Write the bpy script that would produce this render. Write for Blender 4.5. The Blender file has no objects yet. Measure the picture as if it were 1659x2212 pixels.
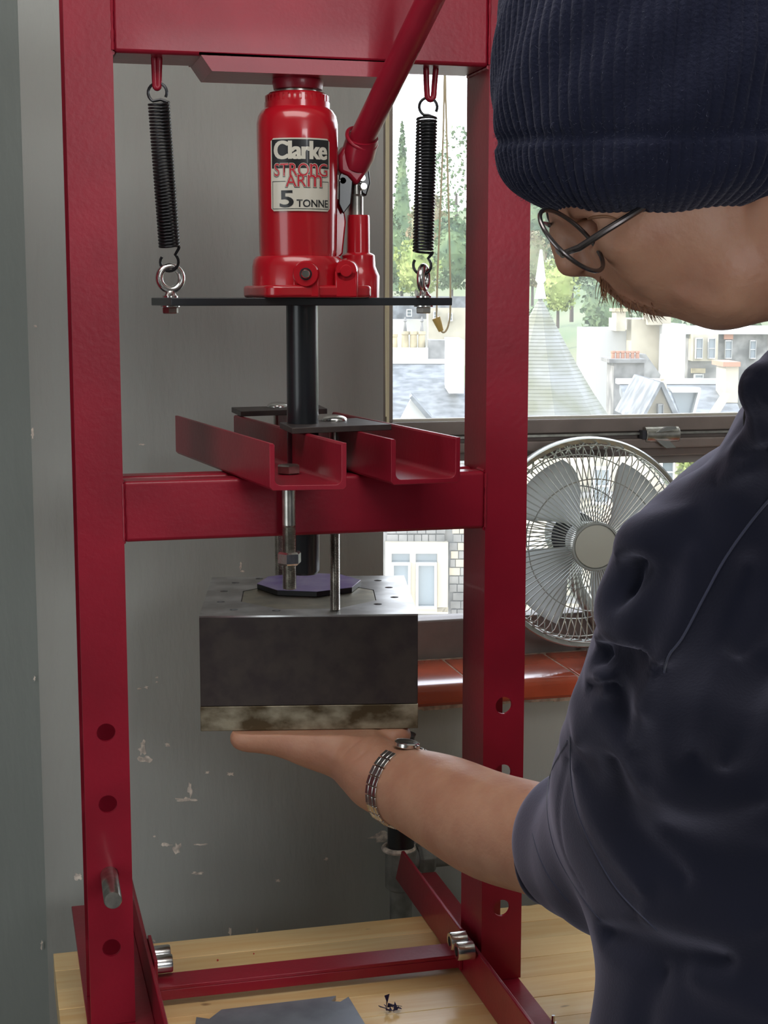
import bpy, bmesh, math, random
import numpy as np
from mathutils import Vector, Matrix
random.seed(4); np.random.seed(4)
sc = bpy.context.scene
R = math.radians

# ------------------------------------------------------------------ camera
FPX = 3320.0; PITCH = R(7.9); YAW = R(14.3); CAMZ = 0.80
FW = np.array([math.sin(YAW)*math.cos(PITCH), math.cos(YAW)*math.cos(PITCH), -math.sin(PITCH)])
RT = np.array([math.cos(YAW), -math.sin(YAW), 0.0]); UPV = np.cross(RT, FW)
CAM = np.array([0, 0, CAMZ])
FH = np.array([math.sin(YAW), math.cos(YAW), 0.0])       # horizontal viewing direction
cam_data = bpy.data.cameras.new('camera'); cam = bpy.data.objects.new('camera', cam_data)
sc.collection.objects.link(cam); sc.camera = cam
cam_data.sensor_fit = 'VERTICAL'; cam_data.sensor_height = 24.0; cam_data.lens = 24.0*FPX/2212
cam_data.clip_start = 0.02; cam_data.clip_end = 900
cam.matrix_world = Matrix(((RT[0], UPV[0], -FW[0], CAM[0]), (RT[1], UPV[1], -FW[1], CAM[1]), (RT[2], UPV[2], -FW[2], CAM[2]), (0, 0, 0, 1)))
cam_data.dof.use_dof = False

# ------------------------------------------------------------------ world, sun, lamps, exposure
world = bpy.data.worlds.new('world'); sc.world = world; world.use_nodes = True
wn = world.node_tree.nodes; wl = world.node_tree.links
wbg = wn['Background']; wbg.inputs['Strength'].default_value = 4.6
wtc = wn.new('ShaderNodeTexCoord'); wsx = wn.new('ShaderNodeSeparateXYZ'); wrp = wn.new('ShaderNodeValToRGB')
wl.new(wtc.outputs['Generated'], wsx.inputs[0]); wl.new(wsx.outputs['Z'], wrp.inputs[0]); wl.new(wrp.outputs[0], wbg.inputs['Color'])
wrp.color_ramp.elements[0].color = (0.93, 0.96, 1.0, 1); wrp.color_ramp.elements[1].color = (0.62, 0.76, 1.0, 1)
def sun(energy, direction, angle, color):
    l = bpy.data.lights.new('sun', 'SUN'); l.energy = energy; l.angle = R(angle); l.color = color
    o = bpy.data.objects.new('sun', l); sc.collection.objects.link(o)
    o.rotation_euler = Vector(direction).to_track_quat('-Z', 'Y').to_euler(); return o
sun(5.5, (0.93, -0.30, -0.62), 0.6, (1.0, 0.94, 0.84))
def area(name, loc, target, size, sy, energy, color):
    l = bpy.data.lights.new(name, 'AREA'); l.shape = 'RECTANGLE'; l.size = size; l.size_y = sy; l.energy = energy; l.color = color
    o = bpy.data.objects.new(name, l); sc.collection.objects.link(o); o.location = loc
    o.rotation_euler = (Vector(target)-Vector(loc)).to_track_quat('-Z', 'Y').to_euler(); return o
area('left_fill_light', (-1.35, 0.55, 0.45), (0.4, 1.9, 0.0), 1.0, 1.3, 9, (0.90, 0.97, 1.0))  # added fill lamp on the left; the wall there has no window
area('rear_fill_light', (0.95, -1.85, 1.30), (0.20, 2.1, 0.25), 0.9, 0.7, 22, (0.95, 0.98, 1.0))  # added lamp for light from behind the camera; no window there
area('ceiling_light', (0.2, 1.02, 1.72), (0.38, 1.45, 0.0), 1.2, 0.8, 15, (1.0, 0.97, 0.93))
sc.view_settings.view_transform = 'Standard'; sc.view_settings.look = 'None'
sc.view_settings.exposure = 0.0; sc.view_settings.gamma = 1.0; sc.view_settings.use_curve_mapping = False
sc.cycles.max_bounces = 8; sc.cycles.transparent_max_bounces = 12
sc.cycles.caustics_reflective = False; sc.cycles.sample_clamp_indirect = 6.0

# ------------------------------------------------------------------ helpers: photo geometry -> places
def ray(x, y): return FW + RT*(x-829.5)/FPX - UPV*(y-1106)/FPX
def U(x, y, Y=None, Z=None, X=None):
    d = ray(x, y)
    t = (Y/d[1]) if Y is not None else ((Z-CAMZ)/d[2] if Z is not None else X/d[0])
    return CAM + d*t
def K(x, y, d): return CAM + ray(x, y)*d
def pxm(d): return d/FPX

# ------------------------------------------------------------------ materials
def mat(name, base, rough=0.5, metal=0.0, coat=0.0, var=0.0, vscale=20, bump=0.0, bscale=80, sheen=0.0, base2=None, stretch=(1, 1, 1), sss=0.0, croughness=0.08, spec=0.5, wave=None, stint=(1, 1, 1)):
    m = bpy.data.materials.new(name); m.use_nodes = True
    nt = m.node_tree; n = nt.nodes; l = nt.links; b = n['Principled BSDF']
    b.inputs['Base Color'].default_value = (*base, 1); b.inputs['Roughness'].default_value = rough
    b.inputs['Metallic'].default_value = metal; b.inputs['Coat Weight'].default_value = coat
    b.inputs['Coat Roughness'].default_value = croughness; b.inputs['Specular IOR Level'].default_value = spec
    if sheen: b.inputs['Sheen Weight'].default_value = sheen; b.inputs['Sheen Roughness'].default_value = 0.5; b.inputs['Sheen Tint'].default_value = (*stint, 1)
    if sss:
        b.inputs['Subsurface Weight'].default_value = sss; b.inputs['Subsurface Radius'].default_value = (0.012, 0.004, 0.002); b.inputs['Subsurface Scale'].default_value = 0.4
    tc = n.new('ShaderNodeTexCoord'); mp = n.new('ShaderNodeMapping'); l.new(tc.outputs['Object'], mp.inputs[0])
    mp.inputs['Scale'].default_value = stretch
    if var or base2:
        t = n.new('ShaderNodeTexNoise'); t.inputs['Scale'].default_value = vscale; t.inputs['Detail'].default_value = 6
        l.new(mp.outputs[0], t.inputs['Vector'])
        r = n.new('ShaderNodeValToRGB'); r.color_ramp.elements[0].position = 0.38; r.color_ramp.elements[1].position = 0.62
        c2 = base2 if base2 else tuple(min(1, c*(1+var)) for c in base)
        c1 = base if base2 else tuple(c*(1-var) for c in base)
        r.color_ramp.elements[0].color = (*c1, 1); r.color_ramp.elements[1].color = (*c2, 1)
        l.new(t.outputs['Fac'], r.inputs[0]); l.new(r.outputs[0], b.inputs['Base Color'])
    if bump:
        if wave:
            t2 = n.new('ShaderNodeTexWave'); t2.inputs['Scale'].default_value = bscale; t2.inputs['Distortion'].default_value = 1.5
            t2.bands_direction = wave; t2.inputs['Detail'].default_value = 2
        else:
            t2 = n.new('ShaderNodeTexNoise'); t2.inputs['Scale'].default_value = bscale; t2.inputs['Detail'].default_value = 4
        l.new(mp.outputs[0], t2.inputs['Vector'])
        bp = n.new('ShaderNodeBump'); bp.inputs['Strength'].default_value = bump; bp.inputs['Distance'].default_value = 0.002
        l.new(t2.outputs['Fac'], bp.inputs['Height']); l.new(bp.outputs[0], b.inputs['Normal'])
    return m

M = {}
M['red'] = mat('red_paint', (0.28, 0.009, 0.025), 0.36, coat=0.12, spec=0.35, var=0.12, vscale=9, bump=0.12, bscale=160)
M['jack_red'] = mat('jack_enamel', (0.46, 0.008, 0.018), 0.24, coat=0.6)
M['black'] = mat('black_paint', (0.012, 0.014, 0.018), 0.35, coat=0.3, bump=0.06, bscale=200)
M['spring'] = mat('spring_steel', (0.03, 0.03, 0.033), 0.28, metal=0.6)
M['chrome'] = mat('zinc_plate', (0.75, 0.74, 0.72), 0.22, metal=1.0, bump=0.05, bscale=300)
M['steel'] = mat('bright_steel', (0.52, 0.50, 0.46), 0.32, metal=1.0, var=0.2, vscale=60)
M['steel_top'] = mat('ground_steel', (0.82, 0.82, 0.82), 0.34, metal=0.85, base2=(0.52, 0.51, 0.50), vscale=22, bump=0.05, bscale=90)
M['steel_dark'] = mat('oxidised_steel', (0.055, 0.042, 0.043), 0.44, metal=0.35, base2=(0.078, 0.062, 0.056), vscale=45, bump=0.12, bscale=120)
M['steel_rust'] = mat('worn_rusty_steel', (0.10, 0.070, 0.035), 0.45, metal=0.5, base2=(0.42, 0.37, 0.27), vscale=28, bump=0.15, bscale=120, stretch=(1, 1, 1.6))
M['brassy'] = mat('insert_steel', (0.62, 0.58, 0.46), 0.36, metal=0.8, base2=(0.42, 0.40, 0.33), vscale=26)
M['purple'] = mat('purple_wax', (0.34, 0.24, 0.66), 0.3, base2=(0.54, 0.48, 0.80), vscale=24, coat=0.4)
M['dark_wax'] = mat('dark_disc_edge', (0.012, 0.011, 0.016), 0.4)
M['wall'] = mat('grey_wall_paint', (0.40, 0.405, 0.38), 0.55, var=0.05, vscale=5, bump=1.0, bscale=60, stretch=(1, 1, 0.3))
M['wall_shaded'] = mat('shaded_grey_green_wall', (0.29, 0.31, 0.29), 0.55, var=0.05, vscale=5, bump=0.8, bscale=60, stretch=(1, 1, 0.3))  # same wall, a little greener; the splay's shade is put into the darker colour
M['plaster'] = mat('exposed_plaster', (0.78, 0.68, 0.60), 0.9, var=0.3, vscale=120, bump=0.5, bscale=200)
M['frame'] = mat('window_metal', (0.23, 0.185, 0.165), 0.5, var=0.15, vscale=12, bump=0.1, bscale=60)
M['tile'] = mat('glazed_red_tile', (0.50, 0.085, 0.035), 0.16, coat=0.6, var=0.25, vscale=8, bump=0.06, bscale=30)
M['grout'] = mat('pale_grout', (0.5, 0.36, 0.28), 0.8, var=0.3, vscale=90)
M['fan'] = mat('fan_silver', (0.50, 0.51, 0.48), 0.3, metal=0.8)
M['badge'] = mat('fan_badge', (0.55, 0.55, 0.48), 0.35, metal=0.4)
M['blade'] = mat('fan_blade_grey', (0.62, 0.63, 0.63), 0.4, spec=0.4)
M['motor'] = mat('fan_motor_plastic', (0.05, 0.05, 0.06), 0.35)
M['cord'] = mat('cream_cord', (0.72, 0.62, 0.42), 0.7)
M['toggle'] = mat('yellow_plastic', (0.75, 0.52, 0.16), 0.4)
M['cream'] = mat('label_cream', (0.66, 0.62, 0.53), 0.35, coat=0.3)
M['ink'] = mat('label_black', (0.012, 0.012, 0.014), 0.35, coat=0.3)
M['inkred'] = mat('label_red', (0.50, 0.02, 0.035), 0.35, coat=0.3)
M['skin'] = mat('skin', (0.47, 0.225, 0.145), 0.5, sss=0.25, base2=(0.54, 0.285, 0.185), vscale=26, bump=0.22, bscale=240)
M['hair'] = mat('brown_hair', (0.26, 0.12, 0.06), 0.45)
M['lip'] = mat('lip', (0.40, 0.13, 0.10), 0.4)
M['hoodie'] = mat('navy_sweatshirt', (0.007, 0.008, 0.019), 0.9, sheen=0.55, stint=(0.80, 0.76, 1.0), bump=0.12, bscale=420, var=0.12, vscale=10, spec=0.2)
M['seam'] = mat('navy_seam', (0.055, 0.058, 0.10), 0.9, sheen=0.4, spec=0.2)
M['knit'] = mat('navy_knit', (0.015, 0.017, 0.037), 0.95, sheen=0.22, stint=(0.85, 0.85, 1.0), bump=0.5, bscale=420, spec=0.1)
M['fuzz'] = mat('wool_fuzz', (0.07, 0.075, 0.13), 0.9, sheen=0.5, spec=0.1)
M['under'] = mat('black_undershirt', (0.012, 0.010, 0.011), 0.9)
M['specs'] = mat('glasses_metal', (0.16, 0.14, 0.14), 0.22, metal=0.9)
M['slate'] = mat('roof_slate', (0.138, 0.145, 0.147), 0.7, var=0.35, vscale=3.0, bump=0.3, bscale=6)
M['stone'] = mat('grey_rubble_stone', (0.179, 0.173, 0.159), 0.9, var=0.35, vscale=2.2, bump=0.3, bscale=5)
M['creamstone'] = mat('cream_sandstone', (0.374, 0.330, 0.242), 0.9, var=0.15, vscale=1.2)
M['white'] = mat('white_render', (0.468, 0.462, 0.440), 0.8)
M['terracotta'] = mat('terracotta_pot', (0.341, 0.165, 0.099), 0.8)
M['buff'] = mat('buff_pot', (0.363, 0.303, 0.182), 0.8, var=0.2, vscale=3)
M['paneglass'] = mat('dark_window_glass', (0.16, 0.19, 0.20), 0.1)
M['moss'] = mat('mossy_slate', (0.143, 0.143, 0.094), 0.85, base2=(0.220, 0.220, 0.198), vscale=1.6, bump=0.3, bscale=5)
M['leaf1'] = mat('leaf_deep_green', (0.069, 0.117, 0.055), 0.8, base2=(0.131, 0.186, 0.076), vscale=0.9)
M['leaf2'] = mat('leaf_lime_green', (0.179, 0.234, 0.049), 0.8, base2=(0.275, 0.316, 0.090), vscale=0.9)
M['leaf3'] = mat('leaf_autumn', (0.206, 0.151, 0.076), 0.8, base2=(0.165, 0.179, 0.083), vscale=0.9)
M['bark'] = mat('bark', (0.077, 0.061, 0.050), 0.9)
M['hill'] = mat('grassy_hill', (0.104, 0.138, 0.062), 0.9, base2=(0.165, 0.165, 0.090), vscale=0.08)
M['pipe'] = mat('painted_pipe', (0.23, 0.235, 0.22), 0.45, var=0.25, vscale=40, bump=0.4, bscale=90, coat=0.2)
M['plate'] = mat('blued_steel_plate', (0.24, 0.26, 0.30), 0.38, metal=0.6, base2=(0.34, 0.37, 0.42), vscale=20)
M['foil'] = mat('purple_shaving', (0.03, 0.03, 0.09), 0.35, metal=0.3)
M['carpet'] = mat('floor_lino', (0.16, 0.14, 0.12), 0.7, var=0.1)
M['ceil'] = mat('white_ceiling', (0.70, 0.70, 0.68), 0.8)
M['chip'] = mat('red_paint_flake', (0.5, 0.02, 0.02), 0.4)

def wood_mat():
    m = mat('maple_worktop', (0.66, 0.40, 0.16), 0.34, coat=0.15)
    nt = m.node_tree; n = nt.nodes; l = nt.links; b = n['Principled BSDF']
    tc = n.new('ShaderNodeTexCoord'); mp = n.new('ShaderNodeMapping'); mp.inputs['Scale'].default_value = (2.0, 26, 26)
    l.new(tc.outputs['Object'], mp.inputs[0])
    t = n.new('ShaderNodeTexNoise'); t.inputs['Scale'].default_value = 2.5; t.inputs['Detail'].default_value = 8; t.inputs['Distortion'].default_value = 0.6
    l.new(mp.outputs[0], t.inputs['Vector'])
    r = n.new('ShaderNodeValToRGB'); r.color_ramp.elements[0].color = (0.86, 0.55, 0.23, 1); r.color_ramp.elements[1].color = (0.93, 0.68, 0.34, 1)
    r.color_ramp.elements[0].position = 0.35; r.color_ramp.elements[1].position = 0.65
    l.new(t.outputs['Fac'], r.inputs[0])
    oi = n.new('ShaderNodeObjectInfo'); hs = n.new('ShaderNodeHueSaturation')
    mr = n.new('ShaderNodeMapRange'); mr.inputs['To Min'].default_value = 0.88; mr.inputs['To Max'].default_value = 1.1
    l.new(oi.outputs['Random'], mr.inputs['Value']); l.new(mr.outputs[0], hs.inputs['Value']); l.new(r.outputs[0], hs.inputs['Color'])
    # small dents and knots
    t3 = n.new('ShaderNodeTexNoise'); t3.inputs['Scale'].default_value = 38; mp3 = n.new('ShaderNodeMapping'); mp3.inputs['Scale'].default_value = (0.45, 1, 1)
    l.new(tc.outputs['Object'], mp3.inputs[0]); l.new(mp3.outputs[0], t3.inputs['Vector'])
    r3 = n.new('ShaderNodeValToRGB'); r3.color_ramp.elements[0].position = 0.70; r3.color_ramp.elements[1].position = 0.76
    l.new(t3.outputs['Fac'], r3.inputs[0])
    mx = n.new('ShaderNodeMixRGB'); mx.inputs['Color2'].default_value = (0.26, 0.13, 0.06, 1)
    l.new(r3.outputs[0], mx.inputs['Fac']); l.new(hs.outputs[0], mx.inputs['Color1']); l.new(mx.outputs[0], b.inputs['Base Color'])
    return m
M['wood'] = wood_mat()

def glass_mat(name, dust, seedy):
    m = bpy.data.materials.new(name); m.use_nodes = True
    nt = m.node_tree; n = nt.nodes; l = nt.links; n.clear()
    out = n.new('ShaderNodeOutputMaterial'); mx = n.new('ShaderNodeMixShader'); mg = n.new('ShaderNodeMixShader'); tr = n.new('ShaderNodeBsdfTransparent')
    gl = n.new('ShaderNodeBsdfGlossy'); gl.inputs['Roughness'].default_value = 0.02
    mg.inputs['Fac'].default_value = 0.035
    tl = n.new('ShaderNodeBsdfTranslucent'); tl.inputs['Color'].default_value = (0.95, 0.96, 0.95, 1)
    tc = n.new('ShaderNodeTexCoord'); mp = n.new('ShaderNodeMapping'); mp.inputs['Scale'].default_value = (1, 1, 0.35); l.new(tc.outputs['Object'], mp.inputs[0])
    t = n.new('ShaderNodeTexNoise'); t.inputs['Scale'].default_value = seedy; t.inputs['Detail'].default_value = 7; l.new(mp.outputs[0], t.inputs['Vector'])
    mr = n.new('ShaderNodeMapRange'); mr.inputs['From Min'].default_value = 0.3; mr.inputs['From Max'].default_value = 0.8
    mr.inputs['To Min'].default_value = dust*0.6; mr.inputs['To Max'].default_value = dust*1.5; l.new(t.outputs['Fac'], mr.inputs['Value'])
    l.new(tr.outputs[0], mg.inputs[1]); l.new(gl.outputs[0], mg.inputs[2])
    l.new(mr.outputs[0], mx.inputs['Fac']); l.new(mg.outputs[0], mx.inputs[1]); l.new(tl.outputs[0], mx.inputs[2]); l.new(mx.outputs[0], out.inputs[0])
    return m
M['glass'] = glass_mat('dusty_window_glass', 0.055, 14)
_n = M['blade'].node_tree.nodes; _l = M['blade'].node_tree.links
_t = _n.new('ShaderNodeBsdfTranslucent'); _t.inputs['Color'].default_value = (0.7, 0.72, 0.72, 1); _m = _n.new('ShaderNodeMixShader'); _m.inputs['Fac'].default_value = 0.6
_l.new(_n['Principled BSDF'].outputs[0], _m.inputs[1]); _l.new(_t.outputs[0], _m.inputs[2]); _l.new(_m.outputs[0], _n['Material Output'].inputs[0])
M['lens'] = glass_mat('spectacle_lens', 0.015, 20)

# ------------------------------------------------------------------ mesh building
class MB:
    def __init__(s): s.v = []; s.f = []
    def add(s, vs, fs):
        o = len(s.v); s.v += [tuple(map(float, p)) for p in vs]; s.f += [tuple(i+o for i in f) for f in fs]; return s
    def box(s, lo, hi, rz=0.0, c=None):
        (x0, y0, z0), (x1, y1, z1) = lo, hi
        vs = [(x, y, z) for z in (z0, z1) for x, y in ((x0, y0), (x1, y0), (x1, y1), (x0, y1))]
        if rz:
            cx, cy = c if c else ((x0+x1)/2, (y0+y1)/2); ca, sa = math.cos(rz), math.sin(rz)
            vs = [(cx+(x-cx)*ca-(y-cy)*sa, cy+(x-cx)*sa+(y-cy)*ca, z) for x, y, z in vs]
        return s.add(vs, [(0, 3, 2, 1), (4, 5, 6, 7), (0, 1, 5, 4), (1, 2, 6, 5), (2, 3, 7, 6), (3, 0, 4, 7)])
    def obox(s, c, ax, ay, az):                                  # centre and three half-axis vectors
        c, ax, ay, az = map(np.array, (c, ax, ay, az))
        vs = [c+sx*ax+sy*ay+sz*az for sz in (-1, 1) for sx, sy in ((-1, -1), (1, -1), (1, 1), (-1, 1))]
        return s.add(vs, [(0, 3, 2, 1), (4, 5, 6, 7), (0, 1, 5, 4), (1, 2, 6, 5), (2, 3, 7, 6), (3, 0, 4, 7)])
    def prism(s, poly, vec):                                     # planar polygon of 3d points pushed along vec
        n = len(poly); vs = [np.array(p) for p in poly]+[np.array(p)+np.array(vec) for p in poly]
        return s.add(vs, [tuple(range(n))[::-1], tuple(range(n, 2*n))]+[(i, (i+1) % n, n+(i+1) % n, n+i) for i in range(n)])
    def lathe(s, prof, c=(0, 0, 0), axis=(0, 0, 1), n=32, phase=0.0, cap=True):
        a = Vector(axis).normalized(); q = Vector((0, 0, 1)).rotation_difference(a)
        ux = np.array(q @ Vector((1, 0, 0))); uy = np.array(q @ Vector((0, 1, 0))); a = np.array(a); c = np.array(c, float)
        vs = []; fs = []
        for r, z in prof:
            for i in range(n):
                t = phase+2*math.pi*i/n; vs.append(c+a*z+ux*r*math.cos(t)+uy*r*math.sin(t))
        for k in range(len(prof)-1):
            for i in range(n):
                j = (i+1) % n; fs.append((k*n+i, k*n+j, (k+1)*n+j, (k+1)*n+i))
        if cap: fs += [tuple(range(n))[::-1], tuple(range((len(prof)-1)*n, len(prof)*n))]
        return s.add(vs, fs)
    def rod(s, a, b, r, r2=None, n=20, phase=0.0):
        a = np.array(a, float); b = np.array(b, float); L = np.linalg.norm(b-a)
        return s.lathe([(r, 0), (r if r2 is None else r2, L)], a, b-a, n, phase)
    def tube(s, pts, r, n=10, closed=False, cap=True):
        P = [np.array(p, float) for p in pts]; N = len(P); rs = r if hasattr(r, '__len__') else [r]*N
        T = []
        for i in range(N):
            a = P[(i-1) % N] if (closed or i) else P[0]; b = P[(i+1) % N] if (closed or i < N-1) else P[-1]
            t = b-a; T.append(t/(np.linalg.norm(t)+1e-12))
        u = np.cross(T[0], [0, 0, 1.0]);
        if np.linalg.norm(u) < 1e-3: u = np.cross(T[0], [1.0, 0, 0])
        vs = []; fs = []
        for i in range(N):
            u = u-T[i]*(u@T[i]); u = u/(np.linalg.norm(u)+1e-12); w = np.cross(T[i], u)
            for k in range(n):
                t = 2*math.pi*k/n; vs.append(P[i]+rs[i]*(u*math.cos(t)+w*math.sin(t)))
        for i in range(N if closed else N-1):
            for k in range(n):
                a = i*n+k; b = i*n+(k+1) % n; c = ((i+1) % N)*n+(k+1) % n; d = ((i+1) % N)*n+k; fs.append((a, b, c, d))
        if cap and not closed: fs += [tuple(range(n))[::-1], tuple(range((N-1)*n, N*n))]
        return s.add(vs, fs)
    def ellipsoid(s, c, rad, n=20, m=12, noise=0.0):
        vs = []; fs = []
        for j in range(m+1):
            p = math.pi*j/m
            for i in range(n):
                t = 2*math.pi*i/n; k = 1+noise*(random.random()-.5)
                vs.append((c[0]+rad[0]*math.sin(p)*math.cos(t)*k, c[1]+rad[1]*math.sin(p)*math.sin(t)*k, c[2]+rad[2]*math.cos(p)*k))
        for j in range(m):
            for i in range(n): fs.append((j*n+i, (j+1)*n+i, (j+1)*n+(i+1) % n, j*n+(i+1) % n))
        return s.add(vs, fs)
    def build(s, name, material, parent=None, smooth=35, bevel=0.0, fix=True, seg=2):
        me = bpy.data.meshes.new(name); me.from_pydata(s.v, [], s.f)
        if fix:
            bm = bmesh.new(); bm.from_mesh(me); bmesh.ops.remove_doubles(bm, verts=bm.verts, dist=1e-6)
            bmesh.ops.recalc_face_normals(bm, faces=bm.faces); bm.to_mesh(me); bm.free()
        me.materials.append(material)
        if smooth: me.shade_smooth(); me.set_sharp_from_angle(angle=R(smooth))
        o = bpy.data.objects.new(name, me); sc.collection.objects.link(o)
        if bevel:
            b = o.modifiers.new('bevel', 'BEVEL'); b.width = bevel; b.segments = seg; b.limit_method = 'ANGLE'; b.angle_limit = R(40)
        if parent is not None: setp(o, parent)
        return o
def setp(o, parent):
    o.parent = parent
    pl = Vector(parent.location) if parent.parent is None else Vector((0, 0, 0))
    o.matrix_parent_inverse = Matrix.Translation(-pl)
def tag(o, label=None, cat=None, group=None, kind=None):
    if label: o['label'] = label
    if cat: o['category'] = cat
    if group: o['group'] = group
    if kind: o['kind'] = kind
    return o
def empty(name, loc, label=None, cat=None, group=None, kind=None):
    o = bpy.data.objects.new(name, None); sc.collection.objects.link(o); o.location = tuple(map(float, loc)); o.empty_display_size = 0.05
    return tag(o, label, cat, group, kind)

# =================================================================== THE ROOM
YW = 2.10; YG = 2.255                   # wall plane, glass plane
ZS = 0.250                              # sill top
XJ = U(828, 1000, Y=YW)[0]              # left edge of the window opening
ZTOP = 1.62
FLOOR = -0.86; CEIL = 1.75
def struct(o, label=None): o['kind'] = 'structure'; return o
mb = MB()
zsb = ZS-0.032
mb.box((0.049, YW, FLOOR), (XJ, YW+0.30, CEIL))
mb.box((XJ, YW, FLOOR), (2.6, YW+0.30, zsb))
mb.box((XJ, YW, ZTOP), (2.6, YW+0.30, CEIL))
mb.box((2.35, YW, zsb), (2.6, YW+0.30, ZTOP))
wall_back = struct(mb.build('wall_back', M['wall']))
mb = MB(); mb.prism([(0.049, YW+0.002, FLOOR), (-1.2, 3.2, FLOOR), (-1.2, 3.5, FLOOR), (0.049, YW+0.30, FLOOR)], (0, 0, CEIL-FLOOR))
struct(mb.build('wall_splay', M['wall_shaded']))
struct(MB().box((-1.65, -2.3, FLOOR), (-1.5, 3.5, CEIL)).build('wall_left', M['wall']))
struct(MB().box((-1.5, 3.2, FLOOR), (-1.2, 3.5, CEIL)).build('wall_recess', M['wall']))
struct(MB().box((2.6, -2.3, FLOOR), (2.75, 2.4, CEIL)).build('wall_right', M['wall']))
struct(MB().box((-1.65, -2.45, FLOOR), (2.75, -2.3, CEIL)).build('wall_front', M['wall']))
struct(MB().box((-1.65, -2.45, FLOOR-0.1), (2.75, 3.5, FLOOR)).build('floor', M['carpet']))
struct(MB().box((-1.65, -2.45, CEIL), (2.75, 3.5, CEIL+0.1)).build('ceiling', M['ceil']))

# chips of missing paint on the wall, with their own ragged outline
chips = [((308, 1618), 9, 34), ((313, 1640), 16, 14), ((362, 1608), 8, 6), ((498, 1672), 10, 8), ((404, 1727), 30, 8), ((410, 1706), 5, 24),
         ((358, 1825), 14, 7), ((382, 1832), 12, 18), ((334, 1806), 3, 6), ((433, 1824), 16, 3), ((426, 1886), 14, 5), ((169, 1893), 12, 14),
         ((301, 1487), 5, 4), ((316, 1485), 5, 5), ((339, 1463), 4, 3), ((339, 1473), 4, 3), ((497, 2015), 4, 18), ((555, 2008), 3, 9),
         ((333, 2032), 3, 5), ((520, 1222), 3, 14), ((523, 1234), 5, 4), ((705, 1856), 6, 5), ((820, 1806), 24, 26), ((70, 940), 3, 26), ((77, 705), 5, 6),
         ((74, 1466), 3, 10), ((600, 1902), 6, 5), ((447, 1668), 5, 5), ((688, 1660), 8, 6), ((90, 2040), 3, 16), ((541, 1135), 5, 4), ((305, 960), 10, 3)]
for (cx, cy), w, h in chips:
    k = random.randint(13, 18); poly = []
    for i in range(k):
        a = 2*math.pi*i/k; rr = 0.35+0.85*random.random()
        p = U(cx+w*rr*math.cos(a), cy+h*0.5*rr*math.sin(a)*1.3, Y=YW); poly.append((p[0], YW-0.0008, p[2]))
    MB().prism(poly, (0, 0.0012, 0)).build('paint_chip', M['plaster'], wall_back, smooth=0)

# tiled window sill
sill = empty('window_sill_trim', (XJ, YW, ZS), kind='structure'); sill.name = 'trim_1'
xs0 = 0.659-0.165*2; tw = 0.165
for i in range(-1, 14):
    x0 = 0.660+tw*(i-1)+0.0022; x1 = x0+tw-0.0044
    x0 = max(x0, XJ+0.001)
    if x1 < XJ or x1 > 2.36: continue
    for (ya, yb, nose) in ((YW-0.035, YG-0.035, True),):
        prof = [(yb, ZS-0.012)] + [(yb, ZS), (ya+0.012, ZS)]
        for a in range(0, 7):
            t = R(90+a*15); prof.append((ya+0.012+0.012*math.cos(t), ZS-0.012+0.012*math.sin(t)))
        prof += [(ya, ZS-0.026), (ya+0.004, ZS-0.031), (ya+0.010, ZS-0.031), (ya+0.010, ZS-0.012)]
        MB().prism([(x0, p[0], p[1]-0.0006*(i % 2)) for p in prof], (x1-x0, 0, 0)).build('sill_tile', M['tile'], sill, bevel=0.0012)
MB().box((XJ+0.001, YW-0.029, ZS-0.030), (2.35, YG-0.02, ZS-0.0025)).build('grout_bed', M['grout'], sill)
mb = MB()
prev = XJ
while prev < 2.3:                                                  # ragged grout line under the tile nose
    w = 0.01+0.03*random.random(); mb.box((prev, YW-0.024, ZS-0.036-0.004*random.random()), (min(prev+w, 2.34), YW+0.0, ZS-0.0305)); prev += w
mb.build('grout_edge', M['grout'], sill)

# window: frame members, panes, latch
win = empty('window_1', (XJ, YG, ZS), kind='structure')
def zy(py, Y=YG, px=1200): return U(px, py, Y=Y)[2]
zt0, zt1 = zy(990), zy(905)
xl = U(845, 600, Y=YG)[0]
XR = 2.34
MB().box((XJ-0.03, YG-0.012, zt1), (xl, YG+0.03, ZTOP+.02)).build('side_frame', M['frame'], win, bevel=0.002)
MB().box((xl-0.012, YG-0.020, zt1), (xl-0.008, YG-0.012, ZTOP)).build('side_frame_bead', M['cord'], win)
MB().box((XJ-0.03, YG-0.006, ZS), (XJ+0.006, YG+0.03, zt0)).build('side_frame', M['frame'], win, bevel=0.002)
MB().box((XJ-0.03, YG-0.010, zy(935)), (XR, YG+0.03, zt1)).build('transom', M['frame'], win, bevel=0.002)
MB().box((XJ-0.03, YG-0.004, zy(968)), (XR, YG+0.03, zy(935))).build('transom', M['frame'], win, bevel=0.002)
MB().box((XJ-0.03, YG-0.022, zy(970)), (XR, YG+0.03, zy(950))).build('meeting_rail', M['frame'], win, bevel=0.002)
MB().box((XJ-0.03, YG-0.002, zt0), (XR, YG+0.03, zy(970))).build('meeting_rail', M['frame'], win, bevel=0.002)
MB().box((XJ-0.03, YG-0.013, zy(943, YG-0.01)), (XR, YG-0.008, zy(938, YG-0.01))).build('slide_rod', M['steel'], win)
MB().box((XJ-0.03, YG-0.015, ZS-0.02), (XR, YG+0.03, zy(1335, px=950))).build('bottom_frame', M['frame'], win, bevel=0.003)
MB().box((XJ-0.03, YG+0.005, zt1), (XR, YG+0.012, zt1+0.004)).build('glazing_bead', M['cream'], win)
MB().box((XR, YG-0.01, ZS), (XR+0.02, YG+0.03, ZTOP)).build('side_frame', M['frame'], win)
MB().box((XJ-0.03, YG-0.01, ZTOP-0.02), (XR, YG+0.03, ZTOP+0.02)).build('head_frame', M['frame'], win)
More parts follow.
